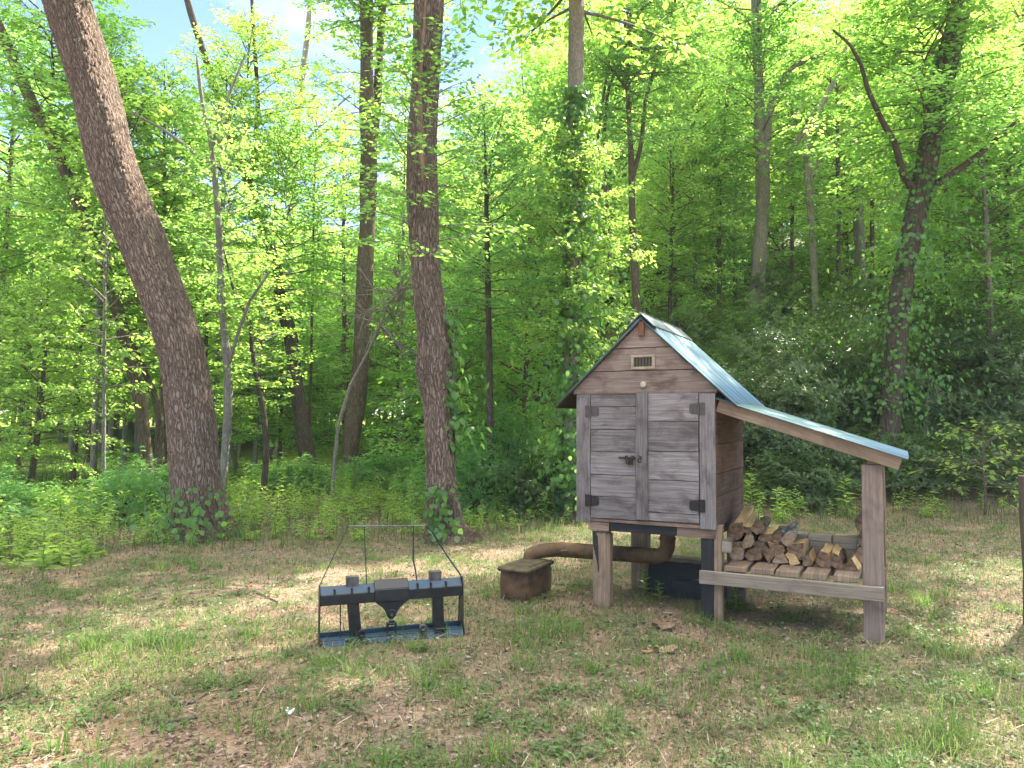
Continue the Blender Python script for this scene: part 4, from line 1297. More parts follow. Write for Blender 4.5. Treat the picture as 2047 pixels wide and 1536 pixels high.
px_tree('short leaning stem slanting right beside the brown lit trunk', 15.2,
    [(316, 985, 16), (318, 900, 16), (316, 820, 15), (300, 770, 14), (270, 700, 12), (240, 620, 9)],
    BARK_BROWN, 4.4, crowns=[('thin', 1, 2.5, .9, .4, 4)], flare=1.1)
px_tree('pale thin leaning stem seen through the gap right of the big trunk', 24.0,
    [(462, 900, 13), (430, 700, 12), (405, 540, 12), (380, 460, 11), (360, 405, 11), (325, 340, 9), (289, 284, 8), (255, 235, 6)],
    BARK_PALE, 12.5, crowns=[('thin', 0, 6.3, .7, .5, .4)])
px_tree('bare pale trunk standing up in the sky gap left of the double trunk', 30.0,
    [(560, 900, 20), (575, 600, 18), (583, 420, 16), (588, 320, 15), (594, 240, 14), (606, 140, 13), (616, 60, 11), (622, -40, 9)],
    BARK_PALE, 19, crowns=[('thin', 1, 12.5, .9, .7, .4)], branches=[[(585, 330, 8, 0), (615, 280, 6, .3), (660, 225, 4, .5), (700, 190, 3, .8)]])
T10, T10P = px_tree('straight grey trunk wrapped in climbing ivy, right of the middle trunk', 12.4,
    [(1138, 1040, 36), (1140, 900, 32), (1142, 760, 31), (1145, 600, 31), (1148, 450, 32), (1150, 300, 32), (1152, 150, 32), (1152, 0, 32), (1152, -60, 31)],
    BARK_PALE, 16, n=32, fine=3, crowns=[('canopy', 2, 8.4, 1.15, .9, 0), ('under', 1, 2.6, .62, .72, .8)], flare=1.3)
px_tree('thin forked stems with many upright limbs left of the smokehouse roof ridge', 18.5,
    [(1275, 760, 17), (1272, 600, 16), (1266, 480, 15), (1263, 400, 14), (1262, 330, 13), (1258, 250, 9), (1254, 150, 8), (1262, 20, 7), (1268, -60, 6)],
    BARK_BROWN, 14, crowns=[('under', 2, 8.0, .8, .8, 1.5), ('canopy', 0, 9.6, .9, .8, 2.2)], branches=[
     [(1264, 360, 10, 0), (1282, 290, 9, .1), (1290, 200, 8, .2), (1320, 100, 7, .3), (1345, 20, 6, .3), (1365, -60, 5, .3)],
     [(1220, 520, 8, .4), (1205, 300, 8, .2), (1215, 180, 7, .2), (1245, 110, 6, .2), (1262, 20, 4, .2)],
     [(1188, 330, 6, .3), (1205, 200, 6, .3), (1222, 100, 5, .3), (1230, 0, 4, .3)]])
px_tree('pale topped brown trunk on the bank, forking in two above the smokehouse', 21.5,
    [(1502, 655, 30), (1512, 580, 28), (1519, 500, 29), (1524, 400, 27), (1524, 330, 26), (1519, 250, 22), (1516, 160, 19), (1513, 60, 20), (1510, -40, 19)],
    BARK_PALE, 17, crowns=[('under', 3, 8.4, 1.0, .9, .5), ('canopy', 3, 12, .9, .8, 1)], branches=[
     [(1527, 340, 20, 0), (1535, 240, 18, -.1), (1550, 180, 15, -.2), (1590, 130, 12, -.3), (1640, 110, 9, -.4), (1690, 95, 5, -.6)]])
px_tree('slim speckled birch like stem right of the forking trunk on the bank', 20.0,
    [(1630, 620, 13), (1627, 540, 13), (1623, 460, 13), (1618, 380, 14), (1614, 330, 13), (1612, 280, 9), (1630, 240, 7), (1660, 170, 6)],
    BARK_PALE, 10.5, crowns=[('thin', 1, 6.0, .75, .6, .3)], flare=1.1, branches=[
     [(1575, 345, 12, .8), (1590, 290, 12, .6), (1620, 240, 11, .4), (1645, 205, 10, .3), (1670, 160, 9, .2), (1690, 90, 7, .2)],
     [(1617, 370, 8, 0), (1640, 320, 8, -.1), (1670, 275, 7, -.2), (1700, 255, 4, -.3)]])
px_tree('thin brown stem between the smokehouse ridge and the forking trunk', 23.0,
    [(1438, 660, 10), (1438, 560, 10), (1437, 420, 9), (1440, 330, 9), (1450, 230, 8), (1462, 120, 6), (1470, 20, 5)],
    BARK_BROWN, 12, crowns=[('under', 2, 5.8, .75, .8, .3)], flare=1.1)
T14, T14P = px_tree('large dark ivy hung tree leaning right, in the right of the photo', 14.2,
    [(1772, 930, 42), (1780, 820, 40), (1793, 700, 38), (1800, 600, 40), (1812, 520, 42), (1828, 440, 42), (1846, 360, 41), (1858, 300, 42), (1868, 240, 44), (1890, 140, 42), (1915, 40, 40), (1930, -40, 38)],
    BARK_DARK, 14, crowns=[('under', 0, 6.4, 1.1, .7, .2), ('canopy', 2, 8.6, 1.0, .9, 2.5)], branches=[
     [(1825, 380, 15, -.1), (1805, 345, 14, -.3), (1790, 290, 12, -.5), (1762, 240, 11, -.6), (1735, 180, 9, -.8), (1722, 130, 7, -1), (1700, 90, 6, -1.1), (1665, 60, 4, -1.2)],
     [(1870, 370, 16, 0), (1930, 330, 13, -.1), (1985, 285, 10, -.3), (2030, 245, 7, -.5)]])
px_tree('grey broken snag far up the bank between the birch like stem and ivy hung tree', 24.0,
    [(1716, 430, 20), (1715, 400, 19), (1713, 380, 17), (1712, 362, 15)], BARK_GREY, 7.0, flare=1.1, name='tree_snag')
px_tree('thin stem close to the right edge of the photo', 17.0,
    [(2020, 700, 10), (2018, 560, 10), (2012, 430, 9), (2018, 300, 8), (2010, 150, 6)], BARK_DARK, 9, crowns=[('under', 3, 4.6, .85, .7, .7)], flare=1.1)

# a grey dead branch with a tangle of bare twigs behind the middle trunk
def dead_branch():
    r = np.random.default_rng(5)
    g = Geo()
    d0 = 14.0
    main = np.stack([at_y(x, y, d0) for x, y in [(662, 1012), (668, 930), (676, 850), (700, 770), (735, 705), (760, 650), (775, 610), (800, 578), (835, 572)]])
    base = main[0].copy()
    V, Q, bc = tube_np(main - base, np.linspace(.036, .016, len(main)), 7); g.add(V, Q, 0, bc)
    for k in range(46):
        i = r.integers(5, len(main)); p = main[i] - base + r.normal(0, .04, 3)
        d = np.array([r.normal(0, .7), r.normal(0, .4), r.normal(-.1, .7)]); L = r.uniform(.3, .95)
        t = np.linspace(0, 1, 5)[:, None]
        path = p + d * L * t + r.normal(0, .12, 3) * t ** 2
        V, Q, bc = tube_np(path, np.linspace(.016, .005, 5), 4); g.add(V, Q, 0, bc)
        for j in range(3):
            s = r.uniform(.3, 1); q = p + d * L * s; e = d + r.normal(0, .8, 3)
            path = q + e * L * .35 * t
            V, Q, bc = tube_np(path, np.linspace(.009, .004, 5), 3); g.add(V, Q, 0, bc)
    o = link('dead_branch', g.mesh('dead_branch', [BARK_PALE]), None, tuple(base))
    tag(o, 'pale dead branch with a tangle of bare twigs behind the middle trunk', 'branch')
dead_branch()

# ------------------------------------------------------------------ understory trees filling the wood
LAND = [(0, 'the left edge'), (180, 'the top of the leaning trunk'), (300, 'the brown lit trunk'), (455, 'the Y forked sapling'), (600, 'the crooked dark tree'), (722, 'the grey double trunk'),
        (860, 'the middle trunk'), (1000, 'the gap right of the middle trunk'), (1145, 'the ivy wrapped trunk'), (1275, 'the smokehouse ridge'), (1440, 'the thin brown stem'), (1518, 'the forking trunk on the bank'),
        (1625, 'the birch like stem'), (1820, 'the dark ivy hung tree'), (2030, 'the right edge')]
def px_of(x, y, z):
    d = np.array([x, y, z]) - CAM
    yy = cos(PITCH) * d[1] + sin(PITCH) * d[2]; zz = -sin(PITCH) * d[1] + cos(PITCH) * d[2]
    return 1023.5 + d[0] / yy * F_PX, 768 - zz / yy * F_PX

def wood_label(x, y, kind, seen):
    p = px_of(x, y, 2)[0]
    k = int(np.argmin([abs(p - a) for a, n in LAND]))
    side = 'behind' if abs(p - LAND[k][0]) < 28 else 'left of' if p < LAND[k][0] else 'right of'
    key = (kind, side, LAND[k][1])
    seen.setdefault(key, []).append(y)
    return key

US = [
 (1570, 28.0, 'under', 1, .9, 1.3, .6), (1690, 27.0, 'under', 1, .9, 1.2, .6), (1420, 28.5, 'under', 3, .9, 1.2, .5), (1300, 27.5, 'under', 1, .9, 1.2, .5), (1860, 27.0, 'under', 1, .9, 1.2, .6), (620, 21.5, 'thin', 0, 1.0, 1.2, 5.5), (690, 26.0, 'under', 3, 1.1, 1.1, 6.2), (330, 24.0, 'under', 0, 1.2, 1.1, 5.5), (960, 24.5, 'under', 1, 1.1, 1.1, 6.5),   # photo column, distance, crown kind, variant, height scale, radius scale, first leaf height, stem height factor
 (-70, 16.0, 'under', 0, 1.1, 1.0, .9), (60, 13.0, 'under', 1, .62, .62, .7), (150, 17.5, 'under', 1, 1.2, 1.05, 1.7), (190, 16.0, 'under', 0, .9, .9, 5.2), (-10, 18.5, 'under', 2, 1.1, 1.1, 5.6), (430, 18.5, 'under', 1, .85, .8, 5.6), (545, 27.0, 'thin', 1, .9, 1.2, 7.2), (800, 20.5, 'thin', 1, .9, 1.0, 6.5), (40, 21.5, 'under', 1, 1.3, 1.2, 2.4), (250, 19.0, 'under', 1, 1.15, 1.0, 1.7),
 (215, 13.0, 'thin', 0, .9, .8, 1.6), (345, 22.5, 'under', 1, 1.1, 1.1, 1.7), (330, 15.6, 'under', 3, .85, .8, 4.4), (395, 17.0, 'under', 1, .8, .8, 1.3), (510, 21.5, 'under', 1, .9, .9, 1.0), (560, 23.0, 'under', 2, .85, 1.0, .8),
 (610, 24.5, 'under', 3, .85, .9, .7), (800, 23.0, 'under', 0, 1.15, 1.1, .9), (905, 14.8, 'under', 0, .75, .85, .4),
 (960, 18.5, 'under', 1, 1.25, 1.0, .7), (985, 13.0, 'under', 2, .72, .72, 3.2), (1040, 15.8, 'under', 3, 1.15, .95, .5), (1085, 21.0, 'under', 1, 1.5, 1.2, 1.0),
 (1335, 21.0, 'under', 1, 1.0, .9, 2.2), (1355, 24.0, 'under', 1, 1.2, 1.1, 3.2), (1395, 22.6, 'under', 1, 1.2, .9, 2.6), (1470, 26.5, 'under', 1, 1.35, 1.2, 5.0),
 (1585, 25.0, 'under', 1, 1.1, 1.0, 4.6), (1680, 22.0, 'under', 1, 1.15, 1.05, 4.4), (1745, 24.5, 'under', 1, 1.25, 1.1, 5.0),
 (1900, 18.4, 'under', 1, 1.2, 1.1, 2.8), (1935, 23.5, 'under', 1, 1.35, 1.2, 4.4), (1990, 15.6, 'under', 3, 1.05, .95, 2.6), (2060, 20.5, 'under', 1, 1.4, 1.2, 3.4), (2120, 16.5, 'under', 0, 1.2, 1.1, 2.0),
 (900, 28.0, 'under', 0, 1.15, 1.2, 1.2), (1840, 30.0, 'canopy', 2, 1.1, 1.0, 7.0),
 (60, 28.0, 'canopy', 0, .95, .9, 2.5), (-120, 19.5, 'under', 1, 1.6, 1.3, 1.4), (180, 26.5, 'canopy', 2, .9, .85, 2.0), (700, 29.0, 'under', 1, 1.0, 1.3, .6), (480, 30.0, 'under', 1, 1.05, 1.4, .7),
]
seen, made = {}, []
rg = random.Random(11)
for (px, d, kind, v, hs, rs, z) in US:
    x = (px - 1023.5) / F_PX * d
    zg = float(gz(x, d))
    nm = 'tree' if kind == 'canopy' else 'understory_tree'
    root = thing(nm, None, None, (x, d, zg))
    H = (8.0 if kind == 'canopy' else 6.0) * hs
    lean = rg.uniform(-.25, .25)
    path = [(0, 0, -.2), (lean * .2, 0, z * .5), (lean * .6, rg.uniform(-.1, .1), z + H * .3), (lean, 0, z + H * .9)]
    w = (.24 if kind == 'canopy' else .12 if kind == 'under' else .07) * (.8 + .4 * hs)
    link('trunk', trunk_mesh(path, [w, w * .9, w * .7, w * .15], rg.choice([BARK_BROWN, BARK_GREY, BARK_DARK]), 8, 1.2, bumps=.05, seed=abs(int(px))), root)
    link('crown', crown_mesh((kind, v)), root, (lean * .5, 0, z), (0, 0, rg.uniform(0, 6.28)), (rs, rs, hs))
    word = {'canopy': 'tall full tree', 'under': 'bushy young tree', 'thin': 'sparse young tree'}[kind]
    made.append((root, wood_label(x, d, word, seen), d))
for root, key, d in made:
    ds = sorted(seen[key]); i = ds.index(d)
    extra = '' if len(ds) == 1 else [', the nearer of these', ', the farther of these'][i] if len(ds) == 2 else [', the nearest of these', ', the middle one of these', ', the farthest of these'][i]
    col = {'crown_understory': '', }.get('', '')
    tag(root, '%s %s %s%s' % (key[0], key[1], key[2], extra), 'tree', 'young trees of the wood')

# dark laurel thickets on the bank, green shrubs at the left
BS = [(1700, 14.0, 1, .8, .55), (1835, 13.9, 0, .75, .6), (1590, 13.4, 2, .7, .5), (1975, 14.0, 2, .8, .6), (1560, 14.6, 0, 1.0, 1.15), (1650, 15.6, 1, 1.25, 1.35), (1510, 16.6, 2, 1.2, 1.2), (1745, 16.4, 2, 1.35, 1.2), (1600, 18.2, 0, 1.4, 1.35), (1830, 15.6, 1, 1.15, 1.15), (1905, 16.9, 0, 1.4, 1.4),
      (1980, 15.9, 2, 1.3, 1.5), (2060, 15.2, 1, 1.3, 1.4), (1700, 19.5, 1, 1.5, 1.4), (1440, 15.4, 2, .95, 1.0), (1370, 17.0, 0, 1.2, 1.1), (1480, 19.2, 1, 1.5, 1.3), (1800, 20.0, 2, 1.6, 1.4), (1920, 20.6, 1, 1.6, 1.4),
      (2040, 19.5, 0, 1.6, 1.5), (1300, 14.2, 1, .75, .7), (1085, 12.9, 2, .8, .62), (1195, 13.4, 0, .8, .75), (1010, 14.2, 3, 1.0, .95), (930, 13.0, 3, .8, .75),
      (40, 12.4, 3, .8, .32), (-40, 11.0, 3, .9, .45), (290, 12.0, 3, .8, .55), (650, 17.0, 3, .8, .3), (785, 16.5, 3, .9, .6), (590, 16.6, 3, .85, .4), (1560, 22.5, 2, 1.8, 1.5), (1680, 23.5, 0, 1.8, 1.5)]
seen, made = {}, []
for (px, d, v, rs, hs) in BS:
    x = (px - 1023.5) / F_PX * d
    o = link('shrub', crown_mesh(('bush', v)), None, (x, d, float(gz(x, d)) - .05), (0, 0, rg.uniform(0, 6.28)), (rs, rs, hs))
    made.append((o, wood_label(x, d, 'dark laurel shrub' if v < 3 else 'green shrub', seen), d))
for o, key, d in made:
    ds = sorted(seen[key]); i = ds.index(d)
    extra = '' if len(ds) == 1 else [', lower and nearer', ', higher and farther'][i] if len(ds) == 2 else [', the nearest of these', ', the middle one of these', ', the farthest of these'][min(i, 2)]
    tag(o, '%s %s %s%s' % (key[0], key[1], key[2], extra), 'shrub', 'shrubs at the edge of the wood')

# a young light green maple on the right, branches reaching left over the bare bank
g = crown_geo(77, 1.3, 1.15, 17, .10, prof='oval', step=.045, elev=(-5, 45), wood_r=.012)
p = at_z(1915, 1022)
r_ = thing('sapling', 'pale green low sapling in light in front of the bare bank at the right', 'sapling', (p[0] - .1, 12.6, float(gz(p[0], 12.6))))
link('trunk', trunk_mesh([(0, 0, -.1), (.02, 0, .3), (-.02, 0, .8), (.02, 0, 1.5)], [.04, .035, .025, .01], BARK_BROWN, 8, 1.2), r_)
link('crown', g.mesh('sapling_crown', [WEED, BARK_BROWN]), r_, (0, 0, .30))

# the far wood, one mass
def far_wood():
    r = np.random.default_rng(21)
    g = Geo()
    LP, LN, LL = [], [], []
    for i in range(300):
        px = r.uniform(-250, 2300); d = r.uniform(31, 62)
        gap = 470 < px < 790
        x = (px - 1023.5) / F_PX * d
        zg = float(gz(x, d))
        H = r.uniform(9, 17) * (1.0 if px > 800 else .85)
        if gap: H = min(H, max(3.0, 1.6 + (838 - 360) / F_PX * d - zg)) * r.uniform(.75, 1)
        if 790 <= px < 960: H = min(H, max(3.5, 1.6 + (838 - 270) / F_PX * d - zg))
        if 240 < px < 470: H = min(H, 1.6 + (838 - 330) / F_PX * d - zg)
        Rr = r.uniform(1.8, 3.2)
        w = r.uniform(.08, .2)
        V, Q, bc = tube_np(np.array([(x, d, zg - .2), (x + r.normal(0, .3), d, zg + H * .5), (x + r.normal(0, .4), d, zg + H * .95)]), [w, w * .7, .02], 6)
        g.add(V, Q, 1, bc)
        ncl = int(120 * Rr)
        a = r.uniform(0, 2 * pi, ncl); e = np.arcsin(r.uniform(-1, 1, ncl)); q = r.uniform(0.2, 1, ncl) ** .5
        c = np.stack([x + np.cos(a) * np.cos(e) * Rr * q, d + np.sin(a) * np.cos(e) * Rr * q, zg + H * .56 + np.sin(e) * H * .44 * q], 1)
        m = 22
        P = np.repeat(c, m, 0) + r.normal(0, 1, (ncl * m, 3)) * np.array([.45, .45, .16])
        LP.append(P)
    P = np.concatenate(LP); n = len(P)
    D = r.normal(0, 1, (n, 3)) * np.array([1, 1, .4]); N = norm(np.array([0, 0, 1.0]) + r.normal(0, .5, (n, 3)))
    V, Q = leaf_geo(P, D, N, r.uniform(.14, .27, n), .6, .08, .1)
    g.add(V, Q, 0)
    o = link('far_wood', g.mesh('far_wood', [LEAF_Y, BARK_GREY]))
    tag(o, 'far sunlit green wood closing the view behind all the nearer trees', 'wood', kind='stuff')
far_wood()

# ------------------------------------------------------------------ climbing vines
def vine(label, P, rad, z0, z1, n, leaf, seed, spread=.12, bias=None, stray=.25, tight=.9):
    r = np.random.default_rng(seed)
    z = r.uniform(z0, z1, n)
    # patchy
    k = (np.sin(z * 5.1 + seed) + np.sin(z * 11.7 + 2 * seed)) * .5
    z = z[r.uniform(-1.6, 1, n) < k]; n = len(z)
    c = np.stack([np.interp(z, P[:, 2], P[:, 0]), np.interp(z, P[:, 2], P[:, 1]), z], 1)
    a = r.uniform(0, 2 * pi, n) if bias is None else r.normal(bias, tight, n)
    out = np.stack([np.cos(a), np.sin(a), np.zeros(n)], 1)
    spread = spread * np.interp(z, [z0, z0 + (z1 - z0) * .55, z1], [2.0, 1.9, .45])
    ro = rad + .02 + np.abs(r.normal(0, 1, n)) * spread * (r.uniform(0, 1, n) < .75) + (r.uniform(0, 1, n) < stray) * r.uniform(0, 2.5, n) * spread
    pos = c + out * ro[:, None]
    D = np.stack([r.normal(0, .35, n), r.normal(0, .35, n), -np.ones(n)], 1) + out * r.uniform(0, .7, (n, 1))
    N = norm(out + np.array([0, 0, .5]) + r.normal(0, .3, (n, 3)))
    g = Geo()
    V, Q = leaf_geo(pos, D, N, leaf * r.uniform(.55, 1.2, n), .86, .06, .10)
    g.add(V, Q, 0)
    for s in range(5):
        a0 = r.uniform(0, 6.28) if bias is None else r.normal(bias, .6)
        zz = np.linspace(z0 - .1, z1 * .97, 26)
        aa = a0 + .5 * np.sin(zz * 1.7 + s)
        cc = np.stack([np.interp(zz, P[:, 2], P[:, 0]) + np.cos(aa) * (rad + .008), np.interp(zz, P[:, 2], P[:, 1]) + np.sin(aa) * (rad + .008), zz], 1)
        V, Q, bc = tube_np(cc, np.linspace(.012, .005, 26), 5); g.add(V, Q, 1, bc)
    o = link('climbing_vine', g.mesh('vine', [IVY, BARK_DARK]), None)
    return tag(o, label, 'vine', 'vines climbing the trunks')
vine('thick dark ivy climbing the straight grey trunk from foot to above mid height', T10P, .14, .2, 7.1, 10000, .095, 3, .14, stray=.25)
vine('light green vine hanging on the right side of the middle trunk', T2P, .19, 1.15, 3.0, 420, .11, 5, .07, bias=-.15, tight=.35)
vine('small vine at the foot of the middle trunk', T2P, .24, .02, .75, 160, .09, 6, .05, bias=-1.7, tight=.4)
vine('leafy vine at the foot of the big leaning trunk', T1P, .40, .0, .7, 420, .085, 8, .12, bias=-1.5)
vine('loose ivy hanging all along the dark leaning tree on the right', T14P, .19, .6, 9.0, 4600, .095, 9, .26)

# ------------------------------------------------------------------ ground plants and litter
def clip_front(x, y):
    """inside what the view shows of the ground, with a margin"""
    return (np.abs(x) < .72 * y + .8) & (y > 2.9)

def blades(P, H, Wd, lean, az, seed):
    r = np.random.default_rng(seed)
    n = len(P)
    d = np.stack([np.cos(az), np.sin(az), np.zeros(n)], 1); s = np.stack([-np.sin(az), np.cos(az), np.zeros(n)], 1)
    z = np.array([0, 0, 1.0])
    H = H[:, None]; Wd = Wd[:, None]; lean = lean[:, None]
    m = P + z * H * .55 + d * H * lean * .28
    t = P + z * H * (1 - .35 * lean) + d * H * lean
    V = np.stack([P - s * Wd / 2, P + s * Wd / 2, m + s * Wd * .38, m - s * Wd * .38, t], 1).reshape(-1, 3)
    b = (np.arange(n) * 5)[:, None]
    return V, b + np.array([[0, 1, 2, 3]]), b + np.array([[3, 2, 4]])

def dens(x, y):
    return .5 + .5 * fbm(x, y, 1.6, 31) + .35 * fbm(x, y, .55, 32)

def ground_plants():
    r = np.random.default_rng(41)
    # short scattered grass
    n = 400000
    y = 2.9 + (r.uniform(0, 1, n) ** 1.7) * 15; x = r.uniform(-1, 1, n) * (.72 * y + 2.4)
    keep = r.uniform(0, 1, n) < np.clip(1.25 * (dens(x, y) - .12) + .45 * fbm(x, y, 4.0, 33) + .10 - .08 * (x < -.4) - .75 * np.exp(-((x + 2.0) ** 2 / 1.0 + (y - 3.55) ** 2 / .5)) - .35 * np.exp(-((x + 1.0) ** 2 / .5 + (y - 4.3) ** 2 / .25)) + .15 * (x > .5), .03, 1)
    under = (np.abs((x - O[0]) * E1[0] + (y - O[1]) * E1[1] + .0) < 1.3) & (np.abs((x - O[0]) * E2[0] + (y - O[1]) * E2[1] - .6) < .6)
    keep &= ~(under & (r.uniform(0, 1, n) < .8))
    x, y = x[keep], y[keep]; n = len(x)
    P = np.stack([x, y, gz(x, y) - .004], 1)
    V, Q, T = blades(P, r.uniform(.02, .075, n) * (1 + .8 * (r.uniform(0, 1, n) < .10)), r.uniform(.0025, .0055, n) * (1 + np.maximum(y - 5, 0) * .08), r.uniform(.25, 1.7, n), r.uniform(0, 6.28, n), 1)
    o = link('grass', mesh_np('grass', V, [Q, T], [GRASS])); tag(o, 'short thin grass scattered over the clearing', 'grass', kind='stuff')
    # denser tufts
    cx, cy, rad, h, nb = [], [], [], [], []
    m = 800
    ty = 3.0 + r.uniform(0, 1, m) ** 1.5 * 9; tx = r.uniform(-1, 1, m) * (.72 * ty + 2.0)
    k = dens(tx + 3, ty) > .42
    tx, ty = tx[k], ty[k]
    fixed = [at_z(x, y) for x, y in [(860, 1365), (800, 1385), (740, 1350), (690, 1340), (290, 1290), (345, 1310), (185, 1300), (455, 1250), (510, 1270), (310, 1360), (1290, 1180), (1100, 1275), (1140, 1270), (1060, 1265), (930, 1290), (1640, 1375), (1720, 1350), (1870, 1400), (1990, 1400), (1500, 1350), (1380, 1420), (1900, 1480), (1850, 1500), (1800, 1180), (1850, 1210), (1900, 1170), (1430, 1360), (560, 1420), (590, 1490)]]
    tx = np.concatenate([tx, [p[0] for p in fixed]]); ty = np.concatenate([ty, [p[1] for p in fixed]])
    big = np.concatenate([np.zeros(len(tx) - len(fixed)), np.ones(len(fixed))])
    B = []
    for a, b, f in zip(tx, ty, big):
        q = int(r.uniform(16, 70) * (1 + f * .8)); s = r.uniform(.025, .11) * (1 + .5 * f)
        bx_, by_ = a + r.normal(0, s, q), b + r.normal(0, s, q)
        B.append(np.stack([bx_, by_, r.uniform(.06, .15, q) * (1 + .35 * f), np.arctan2(by_ - b, bx_ - a) + r.normal(0, .5, q)], 1))
    B = np.concatenate(B); n = len(B)
    P = np.stack([B[:, 0], B[:, 1], gz(B[:, 0], B[:, 1]) - .004], 1)
    V, Q, T = blades(P, B[:, 2], r.uniform(.003, .0065, n), r.uniform(.25, 1.35, n), B[:, 3], 2)
    o = link('grass', mesh_np('grass_tufts', V, [Q, T], [GRASS_TUFT])); tag(o, 'bright green tufts of longer grass dotted over the clearing', 'grass', kind='stuff')
    # dry straw lying flat
    n = 46000
    y = 2.9 + r.uniform(0, 1, n) ** 1.6 * 11; x = r.uniform(-1, 1, n) * (.72 * y + 2.2)
    k = r.uniform(0, 1, n) < np.clip(.95 - .5 * dens(x, y), .1, 1); x, y = x[k], y[k]; n = len(x)
    az = r.uniform(0, 6.28, n); L = r.uniform(.03, .13, n)
    P = np.stack([x, y, gz(x, y) + r.uniform(.002, .022, n)], 1)
    D = np.stack([np.cos(az), np.sin(az), r.normal(0, .18, n)], 1)
    V, Q = leaf_geo(P, D, norm(np.array([0, 0, 1.0]) + r.normal(0, .3, (n, 3))), L, .05, 0, .05)
    o = link('straw', mesh_np('straw', V, [Q], [STRAW])); tag(o, 'pale dry grass stalks lying on the ground', 'straw', kind='stuff')
    # dead leaves
    n = 160000
    y = 2.9 + r.uniform(0, 1, n) ** 1.6 * 15; x = r.uniform(-1, 1, n) * (.72 * y + 2.2)
    k = r.uniform(0, 1, n) < np.clip(.85 - .35 * dens(x + 5, y) + .3 * (y > 9), .15, 1); x, y = x[k], y[k]; n = len(x)
    az = r.uniform(0, 6.28, n); L = r.uniform(.010, .036, n)
    P = np.stack([x, y, gz(x, y) + r.uniform(.002, .018, n)], 1)
    D = np.stack([np.cos(az), np.sin(az), r.normal(.05, .25, n)], 1)
    V, Q = leaf_geo(P, D, norm(np.array([0, 0, 1.0]) + r.normal(0, .42, (n, 3))), L, .62, .2, -.18)
    o = link('leaf_litter', mesh_np('leaf_litter', V, [Q], [LITTER])); tag(o, 'brown dead leaves and bark bits covering the ground', 'leaf litter', kind='stuff')
    # clover and low broad weeds
    n = 12000
    y = 2.9 + r.uniform(0, 1, n) ** 1.5 * 8; x = r.uniform(-1, 1, n) * (.72 * y + 2.2)
    k = dens(x - 7, y + 2) > .55; x, y = x[k], y[k]; n = len(x)
    per = 9
    c = np.repeat(np.stack([x, y], 1), per, 0) + r.normal(0, .028, (n * per, 2))
    az = r.uniform(0, 6.28, n * per)
    P = np.stack([c[:, 0], c[:, 1], gz(c[:, 0], c[:, 1]) + r.uniform(.008, .045, n * per)], 1)
    D = np.stack([np.cos(az), np.sin(az), r.normal(.15, .25, n * per)], 1)
    V, Q = leaf_geo(P, D, norm(np.array([0, 0, 1.0]) + r.normal(0, .3, (n * per, 3))), r.uniform(.014, .034, n * per), .7, .1, .1)
    o = link('clover', mesh_np('clover', V, [Q], [CLOVER])); tag(o, 'low clover and small broad leaved weeds in the grass', 'ground cover', kind='stuff')
    # knee-high weeds at the edge of the wood
    n = 9000
    y = r.uniform(6.2, 19, n); x = r.uniform(-1, 1, n) * (.72 * y + 1)
    px = x / y
    edge = np.interp(px, [-.75, -.62, -.5, -.38, -.2, -.05, .1, .3, .5, .7], [7.2, 7.7, 9.1, 9.8, 10.0, 10.9, 11.5, 11.9, 12.2, 12.2])
    k = (y > edge + .4 * fbm(x, y, 1.5, 51)) & (r.uniform(0, 1, n) < np.clip(-.05 + dens(x + 2, y) * 1.1 + .5 * fbm(x, y, 2.6, 54), .04, 1) * np.where(px > .33, .6, 1)) & ~((px < -.42) & (y > 13.5) & (y < 30))
    x, y = x[k], y[k]; n = len(x)
    per = 18
    h = r.uniform(.12, .62, n) * (1 + .5 * fbm(x, y, 2.2, 52)) * np.clip((y - np.interp(px[k], [-.75, -.62, -.5, -.38, -.2, -.05, .1, .3, .5, .7], [7.2, 7.7, 9.1, 9.8, 10.0, 10.9, 11.5, 11.9, 12.2, 12.2])) * .7 + .4, .35, 1)
    t = np.tile(np.linspace(.15, 1, per), n)
    X, Yy, Hh = np.repeat(x, per), np.repeat(y, per), np.repeat(h, per)
    ln = np.repeat(r.normal(0, .18, (n, 2)), per, 0)
    az = np.tile(np.arange(per) * 2.4, n) + np.repeat(r.uniform(0, 6, n), per)
    P = np.stack([X + ln[:, 0] * t * Hh, Yy + ln[:, 1] * t * Hh, gz(X, Yy) + t * Hh], 1)
    D = np.stack([np.cos(az), np.sin(az), r.normal(.1, .3, n * per)], 1)
    V, Q = leaf_geo(P, D, norm(np.array([0, 0, 1.0]) + r.normal(0, .35, (n * per, 3))), np.repeat(r.uniform(.04, .13, n), per) * r.uniform(.7, 1.2, n * per) * (1.1 - .4 * t), .38, .08, .25)
    g = Geo(); g.add(V, Q, 0)
    o = link('weeds', g.mesh('weeds', [WEED])); tag(o, 'knee high leafy weeds and seedlings along the edge of the wood', 'weeds', kind='stuff')
    # tall rough grass among them
    n = 26000
    y = r.uniform(8.5, 24, n); x = r.uniform(-1, 1, n) * (.72 * y + 1)
    k = (y > np.interp(x / y, [-.75, -.5, -.2, 0, .3, .7], [7.5, 9.0, 9.6, 10.5, 11.5, 11.2])) & (r.uniform(0, 1, n) < dens(x, y + 9) + .1)
    x, y = x[k], y[k]; n = len(x)
    V, Q, T = blades(np.stack([x, y, gz(x, y) - .01], 1), r.uniform(.12, .4, n), r.uniform(.008, .016, n), r.uniform(.1, .7, n), r.uniform(0, 6.28, n), 5)
    o = link('grass', mesh_np('tall_grass', V, [Q, T], [GRASS])); tag(o, 'taller rough grass under the trees', 'grass', kind='stuff')
    # mown lawn in the light beyond the left trees
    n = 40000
    y = r.uniform(14, 30, n); x = -(.32 + r.uniform(0, .45, n)) * y
